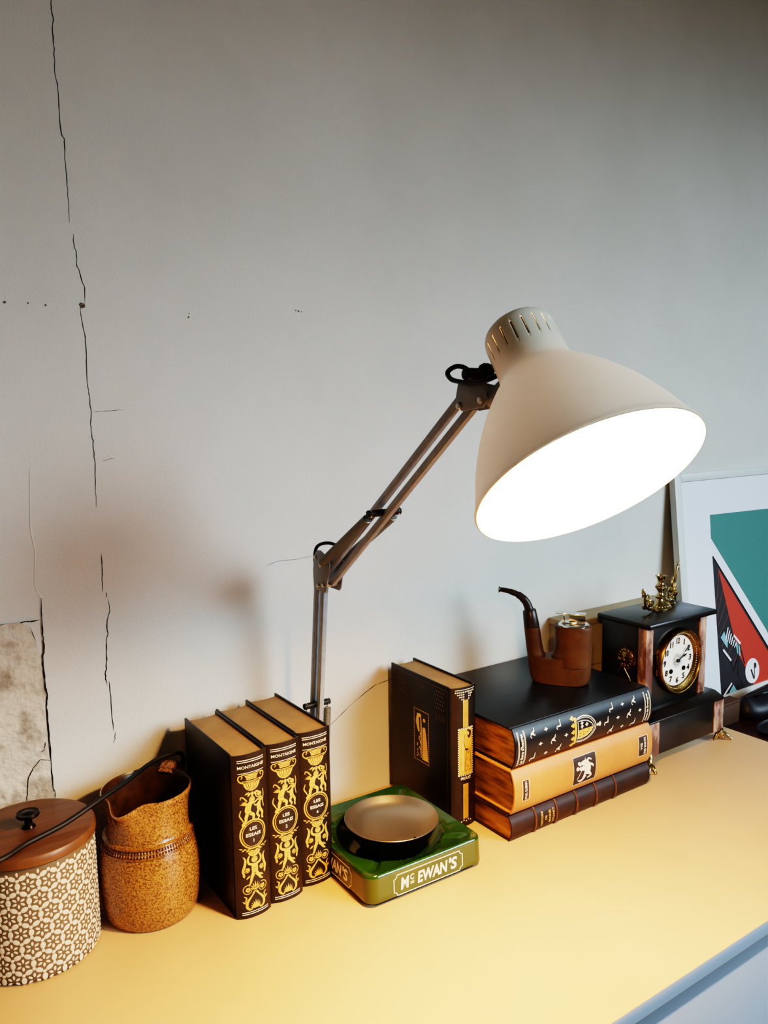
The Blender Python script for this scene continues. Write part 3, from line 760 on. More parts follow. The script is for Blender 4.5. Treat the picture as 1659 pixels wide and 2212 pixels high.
K2.build('shield_marks', M['label_dark'], o, lambda u, v: mp(u, v, .0006), cut=.002)

# ------------------------------------------------------------------ ashtray + dish
AW, AD, AH = .1775, .188, .040
ash = thing('ashtray', 'square green glazed advertising ashtray with white lettering', 'ashtray', (.5675, -.166, 0), (0, 0, R(-1.2)))
def sqr(a, hx, hy, rc):
    """rounded rectangle radius along direction a"""
    c, s = math.cos(a), math.sin(a)
    lo, hi = 0, .2
    for _ in range(40):
        t = (lo+hi)/2; x, y = abs(c*t), abs(s*t)
        qx, qy = x-(hx-rc), y-(hy-rc)
        d = (math.hypot(max(qx, 0), max(qy, 0))+min(max(qx, qy), 0))-rc
        if d < 0: lo = t
        else: hi = t
    return lo
NT = 320; V = []; F = []
rings = [('o', -.0045, .0065), ('o', -.0008, .0058), ('o', 0, .0068)] + [('o', 0, .0068+(AH-.0098)*k/6) for k in range(1, 7)] + [('o', -.0008, AH-.0012), ('o', -.0024, AH)]
angs = [2*PI*i/NT for i in range(NT)]
NR = 36
for a in angs:
    Ro = sqr(a, AW/2, AD/2, .014)
    for kind, off, z in rings:
        taper = 1-.018*(z/AH)
        V.append(((Ro*taper+off)*math.cos(a), (Ro*taper+off)*math.sin(a), z))
    R0 = Ro*.982-.0024
    for k in range(1, NR):
        t = k/NR; r = R0*(1-t)
        # height field: rim ridge, inner slope, round bowl
        z = AH
        rb = .0745
        if r < rb: 
            q = (r/rb); z = .011+(AH-.006-.011)*(q**5)
        else:
            e = (R0-r)/max(R0-rb, 1e-4); z = AH-.006*min(1, e*1.15)
        x, y = r*math.cos(a), r*math.sin(a)
        for sx in (-1, 1):
            for sy in (-1, 1):
                L = math.hypot(AW, AD); ux, uy = sx*AW/L, sy*AD/L
                al = x*ux+y*uy; ac = abs(-x*uy+y*ux)
                if al > .055:
                    dep = .0105*max(0, 1-(ac/.0085)**2)*min(1, max(0, (.112-al)/.022))
                    z = min(z, AH-dep) if dep > .0002 else z
        V.append((x, y, z))
    V.append((0, 0, .011))
K = len(rings)+NR
for i in range(NT):
    j = (i+1) % NT
    for k in range(K-1):
        F.append((i*K+k, j*K+k, j*K+k+1, i*K+k+1))
m = MB(); m.add(V, F)
m.m = [0 if (idx % (K-1)) >= len(rings)-3 else 1 for idx in range(len(F))]
m.build('ashtray_body', [M['green'], M['green_side']], ash, smooth=35)
m = MB(); loop = [((sqr(a, AW/2-.006, AD/2-.006, .012))*math.cos(a), (sqr(a, AW/2-.006, AD/2-.006, .012))*math.sin(a)) for a in angs[::4]]
m.prism(loop, lambda x, y: (x, y, 0), lambda x, y: (x, y, .0066)); m.build('dark_foot', M['felt'], ash)
def plaque(A, hw, hh):
    n = .0046; P = []
    for sx, sy in ((1, 1), (-1, 1), (-1, -1), (1, -1)):
        pts = [(sx*hw, sy*(hh-n)), (sx*(hw-n*.45), sy*(hh-n)), (sx*(hw-n*.95), sy*(hh-n*.4)), (sx*(hw-n), sy*hh)]
        P += pts if sx*sy > 0 else pts[::-1]
    A.ribbon(P, .0012, True)
A = Art(); plaque(A, .0525, .0128)
A.text('M', -.0365, -.0002, .0150, .0125, bold=.035, shear=.12); A.text('C', -.0257, .0038, .0075, .0055, bold=.035); A.ribbon([(-.0285, -.0022), (-.0228, -.0022)], .0011); A.ribbon([(-.0285, -.0042), (-.0228, -.0042)], .0009)
A.text('EWAN', .0055, -.0002, .0150, .046, bold=.035, shear=.12); A.text("'S", .0375, .0004, .0160, .0125, bold=.035, shear=.12)
def fs(u, v): return (u, -AD/2*(1-.018*(v+.0195)/AH)-.0003, v+.0195)
A.build('front_lettering', M['white_print'], ash, fs)
def ls(u, v): return (-AW/2*(1-.018*(v+.0195)/AH)-.0003, -u, v+.0195)
A.build('side_lettering', M['white_print'], ash, ls)

dish = thing('steel_dish', 'shallow round steel dish resting inside the green ashtray', 'dish', (.5712, -.1705, .011))
m = MB()
m.lathe([(.0622, .0405), (.0628, .0415), (.0622, .0420), (.0608, .0412), (.056, .0352), (.048, .0302), (.036, .0268), (.02, .0250), (0, .0245)], 96)
m.build('dish_bowl', M['steel'], dish)
m = MB(); m.lathe([(0, .0), (.030, .0), (.034, .001), (.044, .010), (.054, .024), (.0606, .036), (.0622, .0405)], 96); m.build('dark_underside', M['steel_dark'], dish)
m = MB(); m.ball((.0068, -.043, .0292), .0022, 1, 1, .5, 12); m.build('rivet', M['steel_dark'], dish)

# ------------------------------------------------------------------ desk lamp
LX, LY = .512, -.055
lamp = thing('desk_lamp', 'grey articulated desk lamp with cream enamel shade, switched on', 'desk lamp', (LX, LY, 0))
def W2(y, z, x=0.0): return (x, y-LY, z)
# clamp at the back edge of the sideboard
m = MB(); m.box(-.016, .016, -.022, .036, 0, .010, bev=.002); m.box(-.010, .010, -.012, .012, .009, .030, bev=.002); m.build('clamp_base', M['arm_paint'], lamp)
def bars(name, a, b, off, w, mt):
    """two U bars side by side between points a and b (y,z)"""
    ay, az = a; by, bz = b; L = math.hypot(by-ay, bz-az); ty, tz = (by-ay)/L, (bz-az)/L; ny, nz = -tz, ty
    for s in (-1, 1):
        m = MB()
        cy, cz = ny*off*s, nz*off*s
        X = Vector((1, 0, 0)); Tt = Vector((0, ty, tz)); Nn = Vector((0, ny, nz))
        T = Matrix.Translation(W2(ay+cy, az+cz)) @ Matrix((X, Nn, Tt)).transposed().to_4x4()
        m.box(-.0034, .0034, -w/2, w/2, 0, L, bev=.0009, T=T)
        m.box(-.0040, .0040, -w*.2, w*.2, .006, L-.006, bev=.0005, T=T)
        m.build(name, mt, lamp)
bars('lower_arm_bar', (-.0625, .034), (-.1020, .372), .0082, .0105, M['arm'])
bars('upper_arm_bar', (-.1245, .3775), (-.4015, .5985), .0088, .0088, M['arm'])
def plates(name, poly, xs, th, mt, bev=.0007):
    m = MB()
    for x in xs: m.prism(poly, lambda y, z, x=x: W2(y, z, x-th/2), lambda y, z, x=x: W2(y, z, x+th/2), bev=bev)
    return m.build(name, mt, lamp)
EL = [(-.102, .3600), (-.1005, .3847), (-.1045, .4045), (-.112, .4125), (-.1205, .4135), (-.131, .4095), (-.1440, .3985), (-.1390, .382), (-.1345, .3640), (-.130, .3595)]
eb = plates('elbow_bracket', EL, (-.0108, .0108), .0018, M['arm_paint'])
for y, z in ((-.1142, .3667), (-.1276, .3690), (-.1088, .4028), (-.1223, .3946)):
    m = MB(); m.cyl(W2(y, z, -.0138), W2(y, z, .0138), .0030, 14, bev=.0010); m.build('rivet', M['rivet'], eb)
m = MB(); m.tube(smooth_path([W2(-.1045, .380, -.007), W2(-.100, .398, -.008), W2(-.103, .4150, -.006), W2(-.118, .4215, .0), W2(-.133, .419, .006), W2(-.142, .4085, .006)], 8), .0022, 10); m.build('cable', M['rubber'], eb)
LB = [(-.050, .022), (-.047, .060), (-.055, .070), (-.072, .070), (-.080, .058), (-.077, .022)]
plates('base_bracket', LB, (-.0108, .0108), .0018, M['arm_paint'])
# springs: lower pair hangs beside the lower arm, upper pair runs from elbow to a peg
def spring(a, b, r, par):
    a = Vector(a); b = Vector(b); d = (b-a).normalized(); L = (b-a).length
    N = Vector((1, 0, 0)); N = (N-d*N.dot(d)).normalized(); B = d.cross(N)
    m = MB(); pitch = .0017; nn = int((L-.012)/pitch); pts = []
    for i in range(nn*10+1):
        t = 2*PI*i/10; pts.append(a+d*(.006+pitch*i/10)+(N*math.cos(t)+B*math.sin(t))*(r-.0008))
    m.tube(pts, .00088, 6)
    m.tube([a+d*.005, a+d*(L-.005)], r-.0017, 12, mi=0)
    m.tube([a, a+d*.008], .0008, 8); m.tube([b, b-d*.008], .0008, 8)
    m.build('spring', M['spring'], par)
def peg(y, z, hl, name='spring_peg'):
    m = MB(); m.cyl(W2(y, z, -hl), W2(y, z, hl), .0042, 20, bev=.0008)
    p = m.build(name, M['rubber'], lamp)
    for s in (-1, 1):
        k = MB(); k.torus(W2(y, z, s*(hl-.0036)), .0042, .0005, 'x', 28, 8); k.build('retaining_clip', M['chrome'], p)
peg(-.0815, .1955, .0200)
for s in (-1, 1): spring(W2(-.0815, .192, s*.0163), W2(-.066, .050, s*.0163), .0054, lamp)
peg(-.2500, .4735, .0225)
for s in (-1, 1): spring(W2(-.2475, .4700, s*.0178), W2(-.1290, .3965, s*.0170), .0057, lamp)
# head bracket, knob and cable loop
HP = [(-.3991, .6161), (-.4296, .6101), (-.4361, .6035), (-.4380, .5963), (-.4329, .5902), (-.4019, .5869), (-.3948, .5915), (-.3931, .601), (-.3960, .6124)]
hb = plates('head_bracket', HP, (-.0108, .0108), .0018, M['arm_paint'])
for y, z in ((-.3984, .5919), (-.4296, .5968)):
    m = MB(); m.cyl(W2(y, z, -.0140), W2(y, z, .0140), .0034, 16, bev=.0012); m.build('rivet', M['rivet'], hb)
m = MB(); m.cyl(W2(-.406, .622, -.011), W2(-.406, .622, .011), .0062, 20, bev=.002); m.cyl(W2(-.407, .6245, .010), W2(-.407, .6245, .020), .0085, 10, bev=.002); m.build('tension_knob', M['rubber'], hb)
m = MB(); m.tube(smooth_path([W2(-.4440, .619, -.004), W2(-.4368, .6143, -.0135), W2(-.4204, .6131, -.0150), W2(-.4035, .6149, -.0150), W2(-.3889, .6181, -.0140), W2(-.3805, .6253, -.0110), W2(-.3877, .6305, -.0050), W2(-.3954, .6261, .002), W2(-.392, .612, .004)], 8), .0024, 10); m.build('cable_loop', M['rubber'], hb)

# shade : axis from rim to crown
SC = .974
P0 = Vector((.5203, -.5447, .5260)); ax = Vector((.073, .600, .797)).normalized()
xa = ax.orthogonal().normalized(); ya = ax.cross(xa)
TS = Matrix.Translation(P0-Vector((LX, LY, 0))) @ Matrix((xa, ya, ax)).transposed().to_4x4() @ Matrix.Scale(SC, 4)
prof = [(.1030, .0), (.1042, .0012), (.1040, .0030), (.1024, .0050), (.1008, .0095), (.0985, .016), (.0962, .0225), (.0932, .031), (.0902, .0385), (.0868, .046), (.0830, .054), (.0788, .062), (.0740, .070), (.0690, .078), (.0636, .086), (.0580, .0935), (.0525, .1005), (.0475, .1065), (.0430, .1115), (.0392, .1155), (.0368, .119), (.0355, .123), (.0349, .130), (.0346, .138), (.0345, .143), (.0345, .1635), (.0342, .167), (.0333, .1705), (.0318, .1735), (.0290, .1762), (.0245, .1782), (.018, .1792), (.010, .1797), (0, .1798)]
n = 160; V = []; F = []; k = len(prof)
islot = next(i for i, p in enumerate(prof) if p == (.0345, .143))
for i in range(n):
    a = 2*PI*i/n
    for r, z in prof: V.append((r*math.cos(a), r*math.sin(a), z))
for i in range(n):
    j = (i+1) % n
    for q in range(k-1):
        if q == islot and (i % 8) in (0, ): continue
        F.append((i*k+q, j*k+q, j*k+q+1, i*k+q+1) if prof[q+1][0] > 0 else (i*k+q, j*k+q, i*k+q+1))
m = MB(); m.add(V, F, 0, TS)
sh = m.build('lamp_shade', [M['shade'], M['shade_in']], lamp, smooth=50)
sd = sh.modifiers.new('thickness', 'SOLIDIFY'); sd.thickness = .0012; sd.offset = -1; sd.material_offset = 1; sd.material_offset_rim = 0
m = MB(); m.lathe([(0, .174), (.0285, .174), (.0305, .170), (.0305, .134), (.0285, .128), (.019, .124), (.019, .112), (0, .112)], 40, T=TS); m.build('socket_baffle', M['steel_dark'], sh)  # unseen socket, widened as a baffle to keep light from the vent slots
m = MB(); m.lathe([(0, -.030), (.010, -.0288), (.019, -.0245), (.026, -.0165), (.0295, -.007), (.0298, .003), (.0275, .017), (.0225, .042), (.017, .075), (.0155, .100), (.0155, .1118), (0, .1118)], 48, T=TS)
bulb = m.build('light_bulb', M['bulb'], sh)
m = MB(); m.cyl((.010, .0, .178), (.010, .0, .1835), .0035, 12, T=TS, bev=.0008); m.build('switch_button', M['rubber'], sh)
# link between bracket and shade neck
cn = P0+ax*.128*SC
pv = Vector((LX, -.4330, .5990)); dirn = (cn-pv); dirn.normalize()
m = MB(); q0 = pv-Vector((LX, LY, 0)); q1 = q0+dirn*((cn-pv).length-.031)
m.tube([q0-dirn*.006, q0, q0*.5+q1*.5, q1], [.0075, .0085, .0085, .010], 16); m.build('swivel_link', M['arm_paint'], hb)
m = MB(); m.tube([q1-dirn*.004+Vector((0, .004, .02)), q1+dirn*.004+Vector((0, .002, .022))], .006, 14); m.build('cable_grommet', M['rubber'], hb)

# ------------------------------------------------------------------ pipe shaped table lighter
u = Vector((.68, -.733, 0)).normalized(); nv = Vector((.733, .68, 0)).normalized()
pl = thing('pipe_lighter', 'brown leather covered table lighter shaped like a tobacco pipe on the stack', 'lighter', (.930, -.1435, .1567), (0, 0, math.atan2(u.y, u.x)))
body = [(.0325, .0), (.0365, .0025), (.0388, .010), (.0402, .045), (.0408, .088), (.0400, .0925), (.0380, .0945), (-.0150, .0945), (-.0172, .0930), (-.0178, .0885), (-.0182, .056), (-.0200, .0485), (-.0235, .0440), (-.0275, .0425), (-.0315, .0445), (-.0345, .050), (-.0372, .0626), (-.0411, .0900), (-.0660, .0895), (-.0638, .070), (-.0612, .050), (-.0578, .023), (-.0548, .008), (-.052, .002), (-.048, .0)]
# skin: inflate the outline into a rounded body (round sections for bowl and stem)
def bodyhalf(x, z):
    hb_ = .0255*math.sqrt(max(0, 1-((x-.0115)/.0305)**2)) if abs(x-.0115) < .0305 else 0
    sc_ = -.0535+(.0455-z)*(-.12); hs_ = .0130*math.sqrt(max(0, 1-((x-sc_)/.0140)**2)) if abs(x-sc_) < .0140 else 0
    mid = .0135 if z < .046 else 0
    return max(hb_, hs_, mid*min(1, max(0, (.0475-z)/.01)))
b = bmesh.new(); vs = [b.verts.new((x, 0, z)) for x, z in body]; b.faces.new(vs)
b.free()
def outline_x(z):
    xs = []
    n_ = len(body)
    for i in range(n_):
        (x0, z0), (x1, z1) = body[i], body[(i+1) % n_]
        if (z0 <= z < z1) or (z1 <= z < z0): xs.append(x0+(x1-x0)*(z-z0)/(z1-z0))
    return sorted(xs)
m = MB()
def section(mb, z_list, pick):
    rows = []; nn = 40
    for z in z_list:
        xs = outline_x(min(max(z, .0004), .0940)); x0, x1 = pick(xs)
        cx, hx = (x0+x1)/2, (x1-x0)/2; row = []
        wide = hx > .034
        for i in range(nn):
            a = 2*PI*i/nn
            if wide:
                ex = 2/2.6; ca, sa = math.cos(a), math.sin(a)
                X = cx+hx*math.copysign(abs(ca)**ex, ca); hy = .0235-.0055*max(0, min(1, (.02-X)/.06))
                Yv = hy*math.copysign(abs(sa)**ex, sa)
            else:
                X = cx+hx*math.cos(a); Yv = (min(hx, .0245) if hx > .02 else hx)*math.sin(a)
            row.append((X, Yv, z))
        rows.append(row)
    V = [p for r_ in rows for p in r_]
    F = [(i*nn+k, i*nn+(k+1) % nn, (i+1)*nn+(k+1) % nn, (i+1)*nn+k) for i in range(len(rows)-1) for k in range(nn)]
    F.append(tuple(range(nn))); F.append(tuple((len(rows)-1)*nn+k for k in range(nn)))
    mb.add(V, F)
zs = [0.0005, .001, .002, .004, .008, .014, .02, .028, .035, .040, .0424]
section(m, zs, lambda xs: (xs[0], xs[-1]))
section(m, [.030, .040, .0445, .047, .050, .056, .064, .075, .085, .090, .0925, .0940], lambda xs: (xs[-2], xs[-1]) if len(xs) > 2 else (-.0185, xs[-1]))
section(m, [.030, .040, .0445, .047, .050, .056, .064, .075, .0888], lambda xs: (xs[0], xs[1]) if len(xs) > 2 else (xs[0], -.0335))
pbody = m.build('pipe_body', M['pipe_wood'], pl, smooth=60)
m = MB(); m.tube([(-.0535, 0, .0885), (-.0537, 0, .0897), (-.0556, 0, .102), (-.0575, 0, .1150), (-.0577, 0, .1160)], [.0122, .0124, .0116, .0106, .0095], 28); m.build('collar', M['pipe_dark'], pl)
m = MB(); m.tube(smooth_path([(-.0575, 0, .1140), (-.0592, 0, .1200), (-.0625, 0, .1278), (-.0690, 0, .1350), (-.0767, 0, .1402), (-.0889, 0, .1446), (-.1000, 0, .1468), (-.1035, 0, .1470), (-.1060, 0, .1471)], 6), [.0070]*6+[.0068]*6+[.0064]*6+[.0058]*6+[.0048]*6+[.0040]*6+[.0036]*6+[.0036, .004, .0046, .005, .0052, .0052]+[.0050]*6+[.0044], 20)
m.build('mouthpiece', M['pipe_dark'], pl)
m = MB(); m.lathe([(0, .0935), (.0235, .0935), (.0240, .0945), (.0232, .0960), (.0215, .0968), (.0205, .0972), (0, .0974)], 48, c=(.0115, 0, 0)); li = m.build('lighter_plate', M['chrome'], pl)
m = MB(); m.box(-.0075, .0290, -.0085, .0085, .0970, .0995, bev=.0008); m.box(.0045, .0075, -.0075, .0075, .099, .112, bev=.0006); m.box(.0235, .0290, -.0075, .0075, .099, .1120, bev=.0006); m.box(.0045, .0290, -.0078, -.0068, .100, .1115, bev=.0003); m.box(-.0050, -.002, -.0075, .0075, .099, .1095, bev=.0006)
m.build('lighter_housing', M['chrome'], li)
m = MB(); m.box(.004, .0300, -.0085, .0085, .1112, .1130, bev=.0006); m.prism([(.0055, -.008), (-.010, -.0075), (-.0165, -.003), (-.0165, .003), (-.010, .0075), (.0055, .008)], lambda x, y: (x, y, .1122), lambda x, y: (x, y, .1138), bev=.0005); m.build('snuffer_lever', M['chrome'], li)
m = MB(); m.cyl((.016, -.0062, .1055), (.016, .0062, .1055), .0045, 24); m.build('flint_wheel', M['steel_dark'], li)

# ------------------------------------------------------------------ mantel clock
CX, CYF = 1.156, -.212
ck = thing('mantel_clock', 'black slate mantel clock with marble pillars and white enamel dial', 'clock', (CX, -.148, 0))
def C_(x, y, z): return (x-CX, y+.148, z)
def cbox(m, x0, x1, y0, y1, z0, z1, bev=.001): m.box(x0-CX, x1-CX, y0+.148, y1+.148, z0, z1, bev=bev)
m = MB(); cbox(m, 1.054, 1.258, -.2105, -.088, .0205, .0780, .001)
m.prism([(-.2125, .0775), (-.2125, .0800), (-.1935, .0885), (-.0890, .0885), (-.0890, .0775)], lambda y, z: C_(1.052, y, z), lambda y, z: C_(1.260, y, z), bev=.0006)
m.build('plinth', M['slate'], ck)
for x0, x1 in ((1.0525, 1.0800), (1.2320, 1.2595)):
    m = MB(); cbox(m, x0, x1, -.2120, -.150, .0200, .0765, .0012); m.build('marble_corner_block', M['marble'], ck)
m = MB(); cbox(m, 1.0745, 1.2375, -.1835, -.0935, .0880, .2300, .0008); m.build('case', M['slate'], ck)
for x0, x1 in ((1.0735, 1.0915), (1.2205, 1.2385)):
    m = MB(); cbox(m, x0, x1, -.1865, -.1700, .0880, .2290, .0008); m.build('marble_pillar', M['marble'], ck)
m = MB(); cbox(m, 1.0650, 1.2490, -.2000, -.0890, .2290, .2385, .0032); m.build('top_slab', M['slate'], ck)
DC = (1.158, .1600)
Tm = Matrix.Translation(C_(DC[0], -.1835, DC[1])) @ Matrix.Rotation(R(90), 4, 'X')      # local +z -> -y
m = MB(); m.lathe([(.0570, -.002), (.0575, .0), (.0572, .006), (.0562, .0105), (.0545, .0125), (.0528, .0120), (.0520, .0105), (.0512, .0095), (.0460, .0052), (.0445, .0042), (.0436, .0030)], 96, T=Tm)
bz = m.build('bezel', M['brass'], ck)
m = MB()
for i in range(72):
    a = 2*PI*i/72
    m.ball((.0480*math.cos(a), .0480*math.sin(a), .0070), .0015, 1, 1, .7, 8, T=Tm)
m.build('engraved_ring', M['brass_pale'], bz)
m = MB(); m.lathe([(0, .0022), (.030, .0024), (.0440, .0030), (.0440, .0005), (0, .0)], 96, T=Tm); di = m.build('dial', M['dial'], ck)
def dmap(e): return lambda x, y: tuple(Tm @ Vector((x, y, e)))
A = Art()
for i in range(1, 13):
    a = PI/2-i*PI/6; A.text(str(i), .0345*math.cos(a), .0345*math.sin(a), .0105, .0092 if i > 9 else None, bold=.03, shear=.1)
for i in range(60):
    a = 2*PI*i/60; A.disc(.0420*math.cos(a), .0420*math.sin(a), .00045 if i % 5 else .0008, n=6)
A.build('numerals', M['ink'], di, dmap(.0035))
A = Art()
for i in range(40):
    a = 2*PI*i/40
    A.leaf(.0058*math.cos(a), .0058*math.sin(a), a, .0065, .0010)
A.ring(0, 0, .0128, .0128, .0005, 40); A.build('centre_rosette', M['ink_grey'], di, dmap(.0032))
for x in (-.0175, .0175):
    m = MB(); m.cyl((x, -.0165, .0026), (x, -.0165, .0042), .0040, 20, T=Tm); m.build('winding_hole', M['dark_metal'], di)
def hand(name, ang, L, wd):
    m = MB(); a = R(90-ang); c, s = math.cos(a), math.sin(a)
    poly = [(-.006, -wd*.3), (L*.55, -wd*.25), (L*.62, -wd), (L*.78, -wd*.9), (L, 0), (L*.78, wd*.9), (L*.62, wd), (L*.55, wd*.25), (-.006, wd*.3)]
    f = lambda e: (lambda x, y: tuple(Tm @ Vector((x*c-y*s, x*s+y*c, e))))
    m.prism(poly, f(.0052 if L > .03 else .0044), f(.0058 if L > .03 else .0050)); m.build(name, M['ink'], di)
hand('minute_hand', 52, .0375, .0011); hand('hour_hand', 71, .0265, .0018)
m = MB(); m.cyl((0, 0, .003), (0, 0, .0066), .0032, 20, T=Tm, bev=.0008); m.build('hand_boss', M['ink'], di)
m = MB()
for z in (.145, .170): m.cyl(C_(1.1008, -.1875, z), C_(1.1008, -.1875, z+.010), .0020, 12)
m.build('bezel_hinge', M['brass'], ck)
# paw feet
for fx, fy, sx in ((1.060, -.2060, -1), (1.252, -.2060, 1), (1.066, -.100, -1), (1.246, -.100, 1)):
    sy = -1 if fy < -.15 else 1
    m = MB()
    d0 = Vector((sx*.75, sy*.66, 0)).normalized()
    if sx > 0 and sy < 0: d0 = Vector((1, -.15, 0)).normalized()
    base = Vector(C_(fx, fy, 0))
    m.tube(smooth_path([base+Vector((0, 0, .0215)), base+d0*.004+Vector((0, 0, .017)), base+d0*.008+Vector((0, 0, .010)), base+d0*.012+Vector((0, 0, .005))], 5), [.0085]*5+[.0072]*5+[.0062]*5+[.0058], 14)
    for t in (-.55, 0, .55):
        dd = Matrix.Rotation(t, 3, 'Z') @ d0; p = base+d0*.006
        m.tube(smooth_path([p+Vector((0, 0, .0105)), p+dd*.010+Vector((0, 0, .0105)), p+dd*.017+Vector((0, 0, .0055)), p+dd*.021+Vector((0, 0, .0016))], 5), [.0036]*5+[.0036]*5+[.0028]*5+[.0014], 10)
    dd = -d0; m.tube([base+Vector((0, 0, .012)), base+dd*.006+Vector((0, 0, .005)), base+dd*.008+Vector((0, 0, .0016))], [.004, .003, .0014], 10)
    m.build('paw_foot', M['brass_pale'], ck)
# side rosette with hanging handle
hx = 1.0745
m = MB()
Tx = Matrix.Translation(C_(hx, -.146, .1705)) @ Matrix.Rotation(R(-90), 4, 'Y')
m.lathe([(.0200, 0), (.0200, .001), (.0190, .0022), (.0165, .0020), (.0150, .0032), (.012, .0030), (.010, .0046), (.005, .0052), (0, .0072)], 40, T=Tx)
for i in range(14):
    a = 2*PI*i/14; m.ball((.0135*math.cos(a), .0135*math.sin(a), .0032), .0030, 1, 1, .7, 8, T=Tx)
m.ball((-.003, .009, .006), .0048, 1, 1, .8, 10, T=Tx); m.ball((-.003, .0, .0055), .0040, 1, 1, .8, 10, T=Tx)
sr = m.build('side_rosette', M['brass'], ck)
m = MB()
for dy0, dy1 in ((.006, .0205), (-.001, -.0145)):
    m.tube(smooth_path([C_(hx-.006, -.146+dy0*.8, .163), C_(hx-.006, -.146+dy0, .154), C_(hx-.006, -.146+dy1*.7, .142), C_(hx-.006, -.146+dy1, .134), C_(hx-.006, -.146+dy1, .127)], 5), [.0013]*15+[.0020]*5+[.0026], 10)
m.build('drop_handle', M['brass_pale'], sr)

# ------------------------------------------------------------------ brass candle holder on the clock
ch = thing('candle_holder', 'small ornate brass candle holder with scroll arms on top of the clock', 'candle holder', (1.1790, -.1335, .2385), (0, 0, R(14)))
m = MB(); m.lathe([(0, 0), (.0250, 0), (.0255, .0012), (.0240, .003), (.0200, .0042), (.0165, .0075), (.0120, .0105), (.0085, .0140), (.0070, .0165), (0, .0168)], 48, sx=1.0, sy=.72)
for i in range(18):
    a = 2*PI*i/18; m.ball((.0195*math.cos(a), .0195*.72*math.sin(a), .0052), .0020, 1, 1, .6, 8)
m.build('foot', M['brass_pale'], ch)
m = MB(); m.lathe([(.0060, .0160), (.0085, .0185), (.0098, .0205), (.0070, .0225), (.0045, .0270), (.0052, .0310), (.0075, .0335), (.0085, .0350), (.0062, .0365), (.0070, .0385), (.0092, .0400), (.0065, .0418), (.0050, .0450), (.0060, .0500), (.0072, .0540), (.0098, .0562), (.0100, .0580), (.0070, .0585), (.0060, .0560), (0, .0550)], 36)
for i in range(12):
    a = 2*PI*i/12; m.ball((.0088*math.cos(a), .0088*math.sin(a), .0372), .0014, n=8)
m.build('candle_socket', M['brass_pale'], ch)
for s, hgt in ((-1, .034), (1, .058)):
    m = MB()
    base = [(s*.010, 0, .008), (s*.020, 0, .0045), (s*.030, 0, .006), (s*.0385, 0, .0125), (s*.0425, 0, .013+hgt*.35), (s*.0445, 0, .010+hgt*.75), (s*.0490, 0, .008+hgt)]
    base = [(x*1.5, y, z) for x, y, z in base]
    m.tube(smooth_path(base, 6), [.0018]*12+[.0030]*12+[.0024]*12+[.0016], 10)
    top = base[-1]
    m.tube(smooth_path([base[4], (s*.055, 0, .012+hgt*.6), (s*.049, 0, .010+hgt*.45), (s*.0525, 0, .012+hgt*.28), (s*.057, 0, .012+hgt*.38)], 6), [.0018]*24+[.0012], 8)
    m.tube(smooth_path([base[2], (s*.041, .003, .017), (s*.034, .002, .020), (s*.030, 0, .014), (s*.036, 0, .011)], 6), .0016, 8)
    m.tube(smooth_path([base[1], (s*.032, -.006, .002), (s*.036, -.010, .0025), (s*.034, -.013, .004)], 5), .0018, 8)
    for dz, rr, ln in ((.0, .0034, 1), (.006, .0028, 1)): m.ball((top[0]+s*.001, 0, top[2]-dz), rr, .6, .8, 1.6, 10)
    for t in range(3): m.ball((base[3][0]-s*.002*t, (-1)**t*.004, base[3][2]+.005*t), .0040, .5, 1.2, 1.5, 10)
    m.build('scroll_arm', M['brass_pale'], ch)
m = MB()
for i in range(9):
    t = i/8; m.ball((.008+.036*t, -.004, .0195-.008*math.sin(PI*t)-.002*t), .0016, n=8)
m.build('bead_chain', M['brass_pale'], ch)

# ------------------------------------------------------------------ pale box behind the stack
bx = thing('pale_box', 'pale flat box standing against the wall between the books and clock', 'box', (1.185, -.027, 0))
m = MB(); m.box(-.145, .147, -.024, .024, 0, .2030, bev=.0015); m.build('box_tray', M['box_card'], bx)
m = MB(); m.box(-.1465, .1485, -.0255, .0255, .2032, .2160, bev=.0015); m.build('box_lid', M['box_card'], bx)
m = MB(); m.box(-.145, .147, -.0246, -.0242, .1280, .1292); m.build('seam', M['crack_soft'], bx, smooth=0)
A = Art(); A.text('A', -.052, .1135, .012, bold=.02); A.build('lettering', M['ink'], bx, lambda u_, v_: (u_, -.0246, v_))

# ------------------------------------------------------------------ chest beyond the sideboard with things on it
cs = thing('low_chest', 'dark maroon wooden chest beyond the right end of the sideboard', 'chest', (1.74, -.32, -.76))
m = MB(); m.box(-.405, .46, -.26, .318, .705, .730, bev=.003); m.build('chest_top', M['maroon'], cs)
m = MB(); m.box(-.395, .45, -.25, .31, .04, .705, bev=.002); m.build('chest_body', M['maroon'], cs)
for x in (-.36, .41):
    for y in (-.22, .28):
        m = MB(); m.box(x-.025, x+.025, y-.025, y+.025, 0, .0405, bev=.003); m.build('chest_foot', M['maroon'], cs)
CT = -.030
